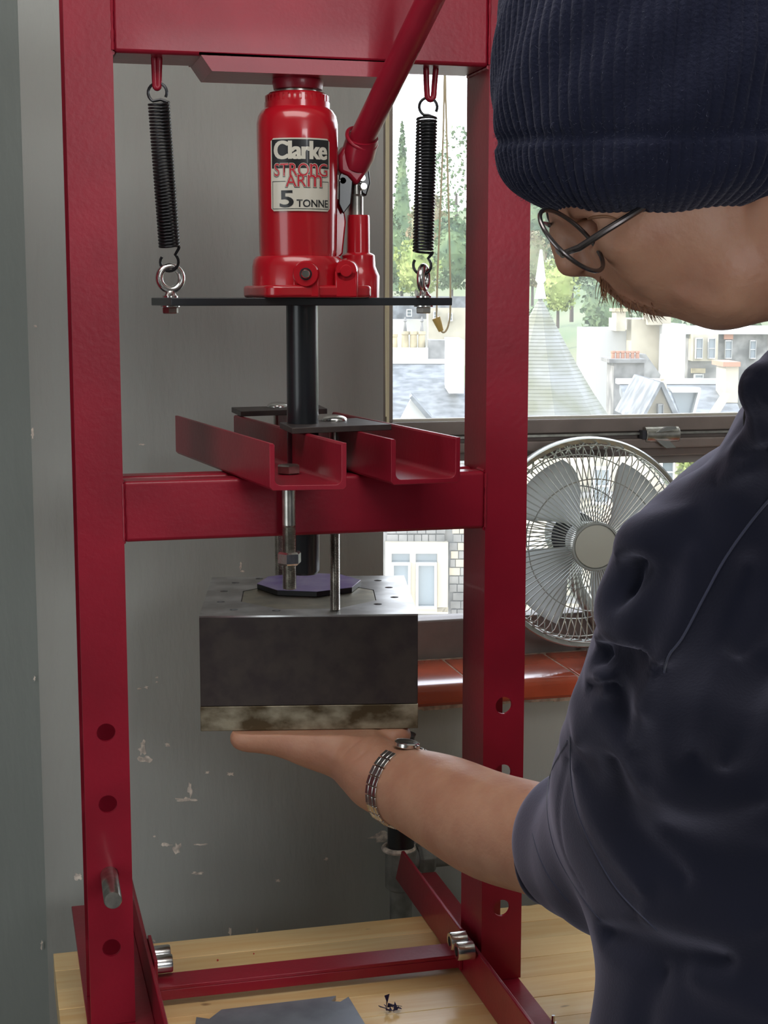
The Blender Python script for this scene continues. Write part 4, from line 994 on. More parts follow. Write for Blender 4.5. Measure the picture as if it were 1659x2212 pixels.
# grey tenement at the right
h6 = house('grey_tenement', 1570, 55, 'grey stone tenement with a two-light bay window left of the hood')
part('wall', M['stone'], h6, 1480, 1800, 722, 1000, 55, 8); part('cornice', M['white'], h6, 1476, 1800, 712, 722, 54.7, 8.4)
part('bay_window', M['creamstone'], h6, 1496, 1552, 722, 780, 54.2, 0.8)
for x0, x1, y0, y1, dd in ((1503, 1519, 730, 775, 54.1), (1530, 1546, 730, 775, 54.1), (1566, 1582, 735, 775, 54.9), (1620, 1634, 735, 775, 54.9), (1500, 1520, 808, 825, 54.9)): windowset(h6, x0, x1, y0, y1, dd)
part('lintel', M['terracotta'], h6, 1564, 1584, 722, 733, 54.85, 0.3); part('lintel', M['buff'], h6, 1494, 1524, 796, 806, 54.85, 0.3)
# stone houses seen through the lower pane
h7 = house('rubble_stone_house', 930, 20, 'grey rubble stone house with twin white sash windows seen below the window crossbar')
part('wall', M['stone'], h7, 700, 1012, 1000, 1800, 20.4, 2)
for (x0, x1, y0, y1) in ((832, 968, 1172, 1196), (832, 846, 1196, 1322), (885, 898, 1196, 1322), (944, 968, 1196, 1322), (832, 968, 1312, 1326)):
    part('sandstone_surround', M['creamstone'], h7, x0, x1, y0, y1, 20.25, 0.25)
for (x0, x1) in ((845, 887), (898, 944)):
    part('upper_sash', M['paneglass'], h7, x0, x1, 1194, 1218, 20.3, 0.05)
    windowset(h7, x0, x1, 1216, 1316, 20.32, sash=False)
random.seed(7)
for r_ in range(13):                                                  # courses of facing stones on the near wall
    y0 = 1100+r_*18; x = 970+random.random()*10
    while x < 1010:
        w_ = 12+random.random()*14; part('stone_block', M['stone'] if random.random() < .7 else M['creamstone'], h7, x, x+w_-1.6, y0+1, y0+16.5, 20.36-0.02*random.random(), 0.1); x += w_
    x = 836
    while x < 960 and r_ < 4:
        w_ = 14+random.random()*14; part('stone_block', M['stone'], h7, x, x+w_-1.6, y0+1, y0+16.5, 20.36-0.02*random.random(), 0.1); x += w_
h8 = house('cream_stone_house', 1440, 19, 'cream stone house with white windows behind the fan and shoulder')
part('wall', M['creamstone'], h8, 1080, 1660, 960, 1800, 19, 2.5); part('roof', M['slate'], h8, 1080, 1660, 930, 962, 19.2, 2.5)
for x0, x1, y0, y1 in ((1428, 1458, 995, 1045), (1537, 1562, 1015, 1060), (1180, 1225, 1010, 1090), (1280, 1320, 1010, 1090), (1180, 1225, 1190, 1270), (1290, 1330, 1190, 1270)): windowset(h8, x0, x1, y0, y1, 18.95)
part('string_course', M['stone'], h8, 1080, 1660, 1064, 1076, 18.9, 0.3); part('string_course', M['stone'], h8, 1080, 1660, 1290, 1304, 18.9, 0.3)
tree(1490, 985, 1110, 62, 17.8, M['leaf2'], 'small yellow-green tree right of the fan, in front of the cream house', 'bare')
# =================================================================== THE PERSON: solid modelling with smooth-blended rounded shapes
class Field:
    """list of smooth-blended solids; meshed by surface nets on a sparse lattice"""
    def __init__(s): s.p = []
    def cone(s, a, b, r1, r2, k=0.01, op=1): s.p.append(('c', np.array(a, float), np.array(b, float), r1, r2, k, op)); return s
    def ball(s, c, r, k=0.01, op=1, ax=None):                     # ellipsoid; ax = 3x3 rows of unit axes
        s.p.append(('e', np.array(c, float), np.array(r if hasattr(r, '__len__') else (r, r, r), float), np.eye(3) if ax is None else np.array(ax), None, k, op)); return s
    def limb(s, pts, rs, k=0.01, n=4):
        P4 = smoothpts([tuple(p)+(r_,) for p, r_ in zip(pts, rs)], n); return s.path([p[:3] for p in P4], [p[3] for p in P4], k)
    def path(s, pts, rs, k=0.01, op=1):
        for i in range(len(pts)-1): s.cone(pts[i], pts[i+1], rs[i], rs[i+1], k, op)
        return s
    def d(s, X):
        D = np.full(len(X), 1.0)
        for t in s.p:
            if t[0] == 'c':
                _, a, b, r1, r2, k, op = t; ba = b-a; h = np.clip((X-a)@ba/(ba@ba+1e-12), 0, 1); q = np.linalg.norm(X-a-h[:, None]*ba, axis=1)-(r1+(r2-r1)*h)
            else:
                _, c, r_, ax, _, k, op = t; L_ = (X-c)@ax.T; k0 = np.linalg.norm(L_/r_, axis=1); k1 = np.linalg.norm(L_/(r_*r_), axis=1); q = k0*(k0-1)/(k1+1e-9)
            if op > 0: h = np.clip(0.5+0.5*(D-q)/k, 0, 1); D = D*(1-h)+q*h-k*h*(1-h)
            else: h = np.clip(0.5-0.5*(D+q)/k, 0, 1); D = D*(1-h)-q*h+k*h*(1-h)
        return D
    def mesh(s, name, vox, material, parent, post=None, lo=None, hi=None, smooth_iter=1):
        bl = []; bh = []
        for t in s.p:
            if t[-1] < 0: continue
            if t[0] == 'c': rr_ = max(t[3], t[4])+.01; bl += [np.minimum(t[1], t[2])-rr_]; bh += [np.maximum(t[1], t[2])+rr_]
            else: rr_ = max(t[2])+.01; bl += [t[1]-rr_]; bh += [t[1]+rr_]
        l_ = np.min(bl, 0) if lo is None else np.array(lo); h_ = np.max(bh, 0) if hi is None else np.array(hi)
        B = 8; nb = np.ceil((h_-l_)/(vox*B)).astype(int)+1; n = nb*B
        bi = np.stack(np.meshgrid(*[np.arange(q) for q in nb], indexing='ij'), -1).reshape(-1, 3)
        cen = l_+(bi*B+(B-1)/2)*vox; dc = s.d(cen); act = np.abs(dc) < vox*B*0.5*1.7321*1.35+vox*2
        G = np.where(dc.reshape(nb) < 0, -1.0, 1.0).astype(np.float32).repeat(B, 0).repeat(B, 1).repeat(B, 2)
        off = np.stack(np.meshgrid(*[np.arange(B)]*3, indexing='ij'), -1).reshape(-1, 3)
        ab = bi[act]
        for c0 in range(0, len(ab), 400):
            idx = (ab[c0:c0+400, None, :]*B+off[None]).reshape(-1, 3); v = s.d(l_+idx*vox); G[idx[:, 0], idx[:, 1], idx[:, 2]] = v
        S = G < 0; cc = np.zeros(np.array(G.shape)-1, np.uint8)
        for dx in (0, 1):
            for dy in (0, 1):
                for dz in (0, 1): cc += S[dx:S.shape[0]-1+dx, dy:S.shape[1]-1+dy, dz:S.shape[2]-1+dz]
        cells = np.argwhere((cc > 0) & (cc < 8)); ids = np.full(cc.shape, -1, np.int32); ids[tuple(cells.T)] = np.arange(len(cells))
        acc = np.zeros((len(cells), 3)); cnt = np.zeros(len(cells))
        crn = [(a, b, c) for a in (0, 1) for b in (0, 1) for c in (0, 1)]
        for p_ in crn:
            for ax in range(3):
                if p_[ax]: continue
                q = list(p_); q[ax] = 1
                g0 = G[tuple((cells+p_).T)]; g1 = G[tuple((cells+q).T)]; m_ = (g0 < 0) != (g1 < 0); t = np.where(m_, g0/(g0-g1+1e-20), 0)
                pos = np.array(p_, float)[None].repeat(len(cells), 0); pos[:, ax] += t; acc += pos*m_[:, None]; cnt += m_
        V = l_+(cells+acc/cnt[:, None])*vox
        F = []
        for ax in range(3):
            o1, o2 = [(1, 2), (2, 0), (0, 1)][ax]
            sl0 = [slice(1, -1)]*3; sl1 = [slice(1, -1)]*3; sl0[ax] = slice(0, -1); sl1[ax] = slice(1, None)
            A = S[tuple(sl0)]; Bq = S[tuple(sl1)]; e = np.argwhere(A != Bq); sg = A[tuple(e.T)]
            base_ = e+1; base_[:, ax] -= 1
            def idn(u, v): c_ = base_.copy(); c_[:, o1] -= u; c_[:, o2] -= v; return ids[tuple(c_.T)]
            q = np.stack([idn(1, 1), idn(0, 1), idn(0, 0), idn(1, 0)], 1); q[~sg] = q[~sg][:, ::-1]; F.append(q)
        F = np.concatenate(F); F = F[(F >= 0).all(1)]
        for _ in range(smooth_iter):
            a_ = np.zeros_like(V); c_ = np.zeros(len(V))
            for i, j in ((0, 1), (1, 2), (2, 3), (3, 0)):
                np.add.at(a_, F[:, i], V[F[:, j]]); np.add.at(c_, F[:, i], 1); np.add.at(a_, F[:, j], V[F[:, i]]); np.add.at(c_, F[:, j], 1)
            V = V*0.5+0.5*a_/np.maximum(c_, 1)[:, None]
        if post is not None: V = post(V, s)
        me = bpy.data.meshes.new(name); me.vertices.add(len(V)); me.vertices.foreach_set('co', V.astype(np.float32).ravel())
        me.loops.add(len(F)*4); me.loops.foreach_set('vertex_index', F.astype(np.int32).ravel()); me.polygons.add(len(F))
        me.polygons.foreach_set('loop_start', np.arange(0, len(F)*4, 4, dtype=np.int32)); me.update(calc_edges=True); me.validate()
        me.materials.append(material); me.shade_smooth()
        o = bpy.data.objects.new(name, me); sc.collection.objects.link(o)
        if parent is not None: setp(o, parent)
        return o

from mathutils.bvhtree import BVHTree
FOLDS = [  # pencilled folds: photo points, half width in metres, height in metres
 ([(1335, 1262), (1352, 1240), (1372, 1226)], 0.0105, -0.022), ([(1318, 1300), (1322, 1275)], 0.009, -0.012),
 ([(1284, 1412), (1310, 1420), (1345, 1430), (1380, 1432)], 0.0105, -0.017), ([(1268, 1486), (1300, 1490), (1325, 1500)], 0.005, -0.006), ([(1332, 1480), (1345, 1545), (1352, 1620)], 0.010, -0.010),
 ([(1412, 1450), (1400, 1500), (1375, 1560), (1350, 1620)], 0.0085, 0.009), ([(1440, 1240), (1410, 1320), (1400, 1400)], 0.014, -0.006),
 ([(1330, 1200), (1400, 1150), (1480, 1110)], 0.012, 0.006), ([(1290, 1530), (1262, 1560), (1250, 1600)], 0.012, 0.006),
 ([(1500, 1200), (1480, 1320), (1430, 1420)], 0.012, 0.007), ([(1620, 1240), (1570, 1400), (1540, 1560), (1500, 1650)], 0.020, -0.016),
 ([(1659, 1440), (1590, 1560), (1560, 1640)], 0.016, 0.012), ([(1659, 1300), (1600, 1420)], 0.012, 0.008),
 ([(1250, 1660), (1290, 1780), (1390, 1920)], 0.012, 0.007), ([(1320, 1650), (1370, 1790), (1470, 1900)], 0.012, -0.007),
 ([(1400, 1700), (1500, 1740), (1640, 1720)], 0.016, 0.008), ([(1380, 1560), (1400, 1700)], 0.012, -0.006),
 ([(1300, 2020), (1420, 2060), (1560, 2080)], 0.014, -0.014), ([(1400, 1980), (1520, 2010), (1640, 2000)], 0.014, 0.007),
 ([(1420, 2110), (1390, 2180), (1380, 2300)], 0.012, -0.009), ([(1500, 2110), (1600, 2150), (1659, 2180)], 0.014, 0.008),
 ([(1450, 1800), (1560, 1850), (1659, 1850)], 0.018, -0.007), ([(1225, 1640), (1205, 1740), (1215, 1840), (1260, 1930)], 0.0035, -0.002),
 ([(1620, 850), (1650, 842), (1690, 838)], 0.0035, -0.004), ([(1625, 870), (1655, 930), (1680, 990)], 0.005, -0.004),
 ([(1580, 985), (1620, 985), (1680, 975)], 0.005, -0.006), ([(1560, 1040), (1620, 1000)], 0.006, 0.004),
 ([(1600, 800), (1640, 815), (1680, 805)], 0.003, -0.0025)]
def press_folds(V, f, folds=None):
    folds = FOLDS if folds is None else folds
    e_ = 0.002; N_ = np.stack([f.d(V+np.eye(3)[i]*e_)-f.d(V-np.eye(3)[i]*e_) for i in range(3)], 1); N_ /= np.linalg.norm(N_, axis=1)[:, None]+1e-9
    off_ = np.zeros(len(V))
    for pts, w_, h_ in folds:
        P3 = []
        for a in smoothpts([(x, y, 0) for x, y in pts], 5):
            dr = ray(a[0], a[1]); t_ = 0.85; ok = False
            for _ in range(140):
                dd_ = f.d((CAM+dr*t_)[None])[0]
                if dd_ < 0.0008: ok = True; break
                t_ += max(dd_*0.8, 0.0005)
                if t_ > 1.95: break
            if ok: P3.append(CAM+dr*t_)
        if len(P3) < 2: continue
        best = np.full(len(V), 9.0); n_ = len(P3)
        lo_ = np.min(P3, 0)-3*w_; hi_ = np.max(P3, 0)+3*w_; near = np.where(((V > lo_) & (V < hi_)).all(1))[0]; Vn_ = V[near]; bd = np.full(len(near), 9.0)
        for i in range(n_-1):
            ba = P3[i+1]-P3[i]; hh = np.clip((Vn_-P3[i])@ba/(ba@ba+1e-12), 0, 1); taper = 1+0.9*np.abs(((i+hh)/(n_-1))*2-1)**3
            bd = np.minimum(bd, np.linalg.norm(Vn_-P3[i]-hh[:, None]*ba, axis=1)*taper)
        off_[near] += h_*np.exp(-(bd/(w_*1.25))**2)*0.85
    return V+N_*off_[:, None]

person = empty('person', K(1560, 2212, 1.15), 'person in navy beanie and hooded sweatshirt holding up the die block on one palm', 'person')

# ---- body: head, neck, chest, left arm, open hand, one surface
B_ = Field()
hs = pxm(0.95)                                                     # metres per pixel at the head
def HP(x, y, d=0.96): return K(x, y, d)
B_.ball(HP(1430, 260, 0.965), (76*.001, 64*.001, 84*.001), 0.02, ax=np.array([EX, EY, EZ]))      # skull inside the hat
B_.ball(HP(1480, 500, 0.965), (0.052, 0.046, 0.042), 0.02, ax=np.array([EX, EY, EZ]))
B_.ball(HP(1263, 432, 0.966), (0.023, 0.040, 0.022), 0.012, ax=np.array([EX, EY, EZ]))           # brow
B_.ball(HP(1365, 505, 0.945), (0.029, 0.026, 0.026), 0.014, ax=np.array([EX, EY, EZ]))         # cheek
B_.ball(HP(1305, 553, 0.982), (0.019, 0.022, 0.014), 0.010, ax=np.array([EX, EY, EZ]))         # maxilla
B_.cone(HP(1345, 598, 0.980), HP(1420, 630, 0.978), 0.0105, 0.0125, 0.008)                     # lips and chin
B_.ball(HP(1372, 634, 0.981), 0.0075, 0.004)
B_.cone(HP(1400, 570, 0.965), HP(1560, 590, 0.955), 0.027, 0.0325, 0.016)                      # jaw
B_.cone(HP(1560, 590, 0.955), HP(1740, 555, 0.965), 0.0325, 0.038, 0.012)
B_.path([HP(1221, 455, 0.984), HP(1222, 515, 0.980), HP(1232, 566, 0.976)], [0.0075, 0.0082, 0.0095], 0.010)      # nose
B_.ball(HP(1262, 572, 0.972), (0.0085, 0.0075, 0.0055), 0.006)
B_.ball(HP(1246, 572, 0.992), 0.0075, 0.006)
B_.ball(HP(1285, 498, 0.946), (0.013, 0.012, 0.009), 0.008, op=-1)                              # eye socket
B_.ball(HP(1284, 492, 0.962), 0.0125, 0.002)                                                    # eyeball and lid
B_.cone(HP(1262, 585, 0.970), HP(1272, 580, 0.968), 0.0022, 0.0018, 0.003, op=-1)                # nostril
B_.cone(HP(1332, 612, 0.968), HP(1362, 640, 0.966), 0.0016, 0.0014, 0.003, op=-1)                # mouth
B_.ball(HP(1672, 478, 0.925), (0.016, 0.010, 0.026), 0.008, ax=np.array([EX, EY, EZ]))         # ear
# neck and chest (under the clothes)
shoulder = K(1570, 1240, 1.13); chest = K(1730, 1350, 1.25)
B_.limb([HP(1770, 545, 0.97), K(1950, 760, 1.03), K(1840, 1000, 1.15), chest], [0.034, 0.048, 0.060, 0.085], 0.012)
B_.cone(chest, shoulder, 0.085, 0.052, 0.03)
B_.path([chest, K(1640, 2300, 1.25)], [0.088, 0.080], 0.03)
elbow = K(1330, 1868, 1.46); 
B_.cone(shoulder, elbow, 0.050, 0.043, 0.02)
# forearm
fa = [elbow, K(1180, 1818, 1.555), K(1060, 1784, 1.61), K(960, 1735, 1.665), K(880, 1702, 1.71), K(835, 1684, 1.735)]
fr_ = [0.0530, 0.0545, 0.0545, 0.0500, 0.0425, 0.0375]
B_.limb(fa, fr_, 0.006)
# palm: rests against the underside of the block
zp = zbb
def HB(px, dy, z): return b0+wv*(W*(px-431)/472.0)+dv*dy+np.array([0, 0, zp+z-zt])
B_.path([K(818, 1676, 1.745), K(778, 1644, 1.770), K(742, 1626, 1.785)], [0.0365, 0.0290, 0.0210], 0.014)
B_.ball(HB(765, 0.030, -0.0195), (0.040, 0.040, 0.0185), 0.012)                                 # palm pad
B_.ball(HB(785, 0.006, -0.0210), (0.030, 0.017, 0.0185), 0.010)                                 # thumb mound
B_.ball(HB(850, 0.012, -0.0105), (0.021, 0.022, 0.0150), 0.010)                                 # heel of the hand
fing = [(0.018, 0.0092, 560), (0.038, 0.0094, 530), (0.058, 0.0089, 545), (0.077, 0.0080, 590)]
for (dy, r_, ptip) in fing:                                            # four fingers, slightly fanned and curled
    P0 = 715; q = [HB(P0, dy, -0.020), HB(P0+(ptip-P0)*0.42, dy+(dy-.04)*.12, -0.0165), HB(P0+(ptip-P0)*0.74, dy+(dy-.04)*.2, -r_-0.0045), HB(ptip, dy+(dy-.04)*.25, -r_-0.0005)]
    B_.path(q, [r_*1.15, r_*1.02, r_*0.95, r_*0.84], 0.0035)
th = [K(808, 1670, 1.735), HB(752, -0.002, -0.0265), HB(700, -0.001, -0.0208), HB(655, -0.002, -0.0162), HB(600, 0.000, -0.0108), HB(560, -0.001, -0.0084), HB(514, 0.0, -0.0088)]
B_.limb(th, [0.032, 0.0250, 0.0200, 0.0158, 0.0106, 0.0083, 0.0080], 0.016)
SKIN = [([(1288, 548), (1318, 596), (1352, 634), (1398, 660)], 0.0045, -0.0045), ([(1330, 520), (1350, 570), (1380, 610)], 0.010, 0.0025),
        ([(1290, 500), (1330, 512), (1352, 530)], 0.003, -0.0012), ([(1262, 556), (1250, 575), (1262, 590)], 0.0022, -0.0015),
        ([(1470, 640), (1530, 665), (1590, 668)], 0.008, 0.002), ([(1478, 610), (1540, 640)], 0.006, -0.0015),
        ([(735, 1640), (760, 1610), (790, 1590)], 0.0016, -0.0014), ([(752, 1655), (785, 1625), (812, 1592)], 0.0016, -0.0012),
        ([(700, 1625), (760, 1650), (815, 1690)], 0.007, 0.0015), ([(930, 1660), (1030, 1690), (1120, 1720)], 0.012, 0.0015)]
def flat_top(V, f):                                                   # skin presses flat against the block
    u_ = (V-b0)@wv; v_ = (V-b0)@dv; m_ = (u_ > -0.02) & (u_ < W+0.002) & (v_ > -0.035) & (v_ < D_) & (V[:, 2] > zp-0.03) & (V[:, 2] < zp+0.05)
    V[m_, 2] = np.minimum(V[m_, 2], zp-0.0004); return press_folds(V, f, SKIN)
body = B_.mesh('body', 0.0026, M['skin'], person, post=flat_top, smooth_iter=2)

# thumb nail
nl = HB(520, -0.0074, -0.0120)
MB().ellipsoid(nl, (0.0065, 0.0012, 0.0042), 14, 8).build('thumb_nail', M['lip'], person)
# closed eyelid line, laid on the lid
from mathutils.bvhtree import BVHTree
bvb = BVHTree.FromPolygons([v.co[:] for v in body.data.vertices], [f_.vertices[:] for f_ in body.data.polygons])
def on_skin(pts, r_, name, m_):
    out = []
    for a in smoothpts([(x, y, 0) for x, y in pts], 6):
        dr = ray(a[0], a[1]); hit = bvb.ray_cast(Vector(CAM), Vector(dr))
        if hit[0] is not None: out.append(np.array(hit[0])-np.array(hit[1])*r_*-0.1)
    if len(out) > 2:
        n_ = len(out); MB().tube(out, [r_*(0.35+0.65*math.sin(math.pi*(i+.5)/n_)) for i in range(n_)], 8).build(name, m_, person)
on_skin([(1236, 482), (1258, 475), (1284, 469), (1312, 468), (1334, 474)], 0.0011, 'eyelashes', M['hair'])

# ---- moustache and beard hair
mb = MB()
random.seed(11)
def hair(p0, p1, p2, r_=0.00028):
    pts = [p0*(1-t)**2+2*t*(1-t)*p1+p2*t*t for t in (0, .25, .5, .75, 1)]; mb.tube(pts, [r_*1.2, r_*1.2, r_, r_*.8, r_*.3], 4, cap=False)
for k in range(230):
    f = random.random(); x = 1297+ f*118; y = 590+f*70-12*math.sin(f*3.1)*-0.2; dd = 0.958+0.03*random.random()
    l_ = (26+46*random.random())*(1-0.35*f); ang = -0.35+0.9*f*random.random()+random.gauss(0, .22)
    p0 = HP(x, y-8, dd); p1 = HP(x+math.sin(ang)*l_*.5, y+math.cos(ang)*l_*.5, dd); p2 = HP(x+math.sin(ang+.3)*l_, y+math.cos(ang+.3)*l_*0.95, dd-0.002)
    hair(p0, p1, p2)
for k in range(60):
    x = 1395+random.random()*55; y = 648+(x-1395)*0.42; dd = 0.955+0.02*random.random(); a = random.random()*1.5-0.1; l_ = 8+14*random.random()
    hair(HP(x, y, dd), HP(x+l_*.6*math.sin(a), y+l_*.7, dd), HP(x+l_*math.sin(a+1), y+l_*.6, dd))
hz = mb.build('moustache', M['hair'], person, fix=False); hz['kind'] = 'stuff'

# ---- beanie: ribbed knit built as real ridges
HC = K(1400, 250, 0.965); hd_ = 0.965
prof = [(180, 460), (205, 454), (250, 436), (288, 410), (311, 378), (320, 348), (323, 324), (319, 312), (321, 300), (330, 280), (338, 230), (341, 160), (340, 80), (331, 0), (312, -70), (275, -140), (215, -205), (130, -250), (30, -268)]
pp = smoothpts([(a, b, 0) for a, b in prof], 7); NT = 900; RIB = 88
rows = []; kf = pxm(hd_)
zc_hat = HC[2]
th_ = np.linspace(0, 2*np.pi, NT+1)[:-1]
phase_row = 0
V = []
for i, q in enumerate(pp):
    r_px, y_px = q[0], q[1]; z = K(1400, y_px, hd_)[2]
    r_ = r_px*kf; rib = np.abs(np.sin(th_*RIB/2)); amp = 0.0017*min(1, r_px/200)
    if 300 < y_px < 322: amp *= 0.55
    lump = 0.0012*np.sin(th_*5+y_px*0.01)+0.0012*np.sin(th_*9+y_px*.03+1)
    rr_ = (r_+amp*(rib-0.4)+lump)*(1+0.34*np.clip(np.cos(th_), 0, 1)**1.3)
    tilt = max(0, min(1, (y_px-150)/320))
    X = HC[None]+EX[None]*(rr_*np.cos(th_))[:, None]+EY[None]*(rr_*0.84*np.sin(th_))[:, None]
    X[:, 2] = z - 0.007*tilt*(-np.sin(th_)) + 0.006*tilt*np.cos(th_)*(np.cos(th_) > 0)
    X += EX[None]*0.0+EX[None]*max(0, (200-y_px))*kf*0.06
    V.append(X)
V = np.concatenate(V); nr_ = len(pp)
jj = np.arange(NT); F = []
for i in range(nr_-1): F.append(np.stack([i*NT+jj, i*NT+(jj+1) % NT, (i+1)*NT+(jj+1) % NT, (i+1)*NT+jj], 1))
F = np.concatenate(F)
me = bpy.data.meshes.new('beanie'); me.from_pydata(V.tolist(), [], F.tolist()); me.materials.append(M['knit']); me.shade_smooth()
beanie = bpy.data.objects.new('beanie', me); sc.collection.objects.link(beanie); setp(beanie, person); tag(beanie, 'ribbed navy knitted beanie with a turned-up cuff')
mb = MB()
Vn = V.reshape(nr_, NT, 3)
for k in range(9000):                                                  # loose wool fibres standing off the knit
    i = random.randint(8, nr_-2); j = random.randint(0, NT-1); c_ = Vn[i, j]; o_ = c_-HC; o_ = np.array([o_[0], o_[1], o_[2]*0.3]); o_ /= np.linalg.norm(o_)
    d_ = o_*0.7+np.random.normal(size=3)*0.75; d_ /= np.linalg.norm(d_); L_ = 0.0012+0.0028*random.random(); s_ = np.cross(d_, np.random.normal(size=3)); s_ /= np.linalg.norm(s_)
    m_ = c_+d_*L_*0.6+s_*L_*0.2; e_ = m_+(d_*0.3+s_*0.6)*L_*.6; w_ = s_*0.00007
    mb.add([c_-w_, c_+w_, m_+w_, m_-w_, e_], [(0, 1, 2, 3), (3, 2, 4)])
fz = mb.build('wool_fuzz', M['fuzz'], beanie, fix=False, smooth=0); fz['kind'] = 'stuff'

# ---- glasses
gl_root = empty('eyeglasses', K(1235, 517, 0.94), 'thin dark wire-framed round glasses worn low on the nose', 'glasses')
def oval(cx, cy, dep, nrm, r_):
    nrm = np.array(nrm)/np.linalg.norm(nrm); fwd_ = RT*nrm[0]-UPV*nrm[1]+FW*nrm[2]
    u_ = np.cross(fwd_, UPV); u_ /= np.linalg.norm(u_); v_ = np.cross(u_, fwd_); c_ = K(cx, cy, dep)
    return c_, u_, v_, fwd_
for nm, cx, cy, dep in (('near', 1235, 519, 0.921), ('far', 1247, 505, 0.998)):
    c_, u_, v_, f_ = oval(cx, cy, dep, (-0.62, 0.60, 0.52), 1); r_ = 0.0262
    loop = [c_+u_*r_*math.cos(a)+v_*r_*0.93*math.sin(a) for a in np.linspace(0, 2*math.pi, 49)[:-1]]
    MB().tube(loop, 0.0014, 10, closed=True).build('rim', M['specs'], gl_root)
    MB().prism([c_+(q-c_)*0.97 for q in loop], f_*0.0012).build('lens', M['lens'], gl_root, smooth=30)
    if nm == 'near': nc_ = c_; nu, nv = u_, v_
    else: fcn = c_
MB().tube([nc_+(fcn-nc_)*0.34+nv*0.010-RT*0.010, (nc_+fcn)/2+nv*0.012-RT*0.013, nc_+(fcn-nc_)*0.66+nv*0.010-RT*0.010], 0.001, 8).build('bridge', M['specs'], gl_root)
MB().tube([K(1214, 548, 0.917), K(1250, 536, 0.913), K(1310, 497, 0.912), K(1372, 459, 0.914), K(1420, 430, 0.922)], [0.0017, 0.0022, 0.0022, 0.0021, 0.002], 10).build('temple_arm', M['specs'], gl_root)
MB().tube([K(1206, 538, 0.925), K(1210, 544, 0.920), K(1217, 550, 0.916)], 0.0022, 10).build('hinge', M['chrome'], gl_root)
MB().tube([fcn+EY*0.024, fcn+EY*0.026+EX*0.03+EZ*0.012, fcn+EY*0.028+EX*0.055+EZ*0.03], 0.0018, 8).build('temple_arm', M['specs'], gl_root)

# ---- sweatshirt
S_ = Field()
S_.ball(K(1540, 1275, 1.115), 0.0700, 0.03)
S_.path([K(1545, 1290, 1.12), K(1470, 1500, 1.18), K(1410, 1700, 1.28)], [0.0735, 0.0680, 0.0760], 0.03)
S_.path([K(1410, 1700, 1.28), K(1345, 1835, 1.42), K(1272, 1822, 1.485)], [0.0780, 0.0760, 0.0700], 0.03)
S_.path([K(1272, 1822, 1.485), K(1262, 1820, 1.505)], [0.0695, 0.0665], 0.02)
S_.path([K(1640, 1170, 1.10), K(1760, 1080, 1.10)], [0.060, 0.085], 0.04)
S_.path([K(1640, 1350, 1.22), K(1600, 1800, 1.28), K(1560, 2420, 1.25)], [0.110, 0.118, 0.104], 0.05)
S_.cone(K(1780, 1300, 1.25), K(1830, 2400, 1.27), 0.15, 0.135, 0.06); S_.cone(K(1560, 2420, 1.25), K(1560, 2800, 1.20), 0.104, 0.112, 0.05); S_.cone(K(1830, 2400, 1.27), K(1800, 2850, 1.22), 0.135, 0.135, 0.06)
S_.cone(K(1600, 1085, 1.06), K(1700, 1010, 1.05), 0.030, 0.045, 0.03)
# hood bunched behind the neck
S_.path([K(1648, 832, 0.975), K(1720, 815, 1.0), K(1800, 860, 1.05)], [0.0155, 0.024, 0.03], 0.008)
S_.path([K(1655, 860, 0.98), K(1700, 960, 1.0), K(1740, 1060, 1.03)], [0.0150, 0.018, 0.03], 0.010)
S_.path([K(1624, 985, 1.02), K(1600, 1040, 1.05), K(1640, 1085, 1.06)], [0.0130, 0.0160, 0.024], 0.012)
S_.path([K(1655, 925, 1.0), K(1640, 1000, 1.03)], [0.013, 0.018], 0.012)
S_.ball(K(1400, 1180, 1.075), (0.022, 0.022, 0.020), 0.03)
S_.ball(K(1365, 1330, 1.095), (0.024, 0.030, 0.026), 0.025)
S_.ball(K(1325, 1385, 1.13), (0.013, 0.02, 0.010), 0.015)
S_.cone(K(1318, 1466, 1.13), K(1310, 1455, 1.16), 0.0135, 0.015, 0.012)
S_.path([K(1298, 1540, 1.19), K(1275, 1600, 1.24)], [0.0225, 0.022], 0.02)
# arm opening
S_.path([K(1130, 1800, 1.585), K(1180, 1814, 1.555), K(1268, 1834, 1.51)], [0.0595, 0.0590, 0.056], 0.002, op=-1)
shirt = S_.mesh('sweatshirt', 0.0042, M['hoodie'], person, smooth_iter=3, post=press_folds)
tag(shirt, 'navy hooded sweatshirt with the sleeve pushed up to the elbow')
MB().ellipsoid(K(1662, 905, 1.03), (0.0165, 0.02, 0.024), 24, 14).build('undershirt', M['under'], person)

T_ = Field()
for hx, off in ((1560, 0.0), (1800, 0.0)):
    hp = K(hx, 2780, 1.20); kn = np.array([hp[0]+0.01, hp[1]-0.01, -0.42]); ft = np.array([hp[0]+0.01, hp[1]-0.04, FLOOR+0.10])
    T_.path([hp, kn, ft], [0.100, 0.074, 0.066], 0.03)
T_.mesh('trousers', 0.008, M['under'], person, smooth_iter=2)
T_ = Field()
for hx in (1560, 1800):
    hp = K(hx, 2780, 1.20); T_.path([(hp[0]+0.01, hp[1]-0.07, FLOOR+0.052), (hp[0]-0.01, hp[1]+0.11, FLOOR+0.044)], [0.050, 0.042], 0.02)
T_.mesh('shoes', 0.007, M['motor'], person, smooth_iter=1, post=lambda V, f: np.column_stack([V[:, 0], V[:, 1], np.maximum(V[:, 2], FLOOR+0.001)]))
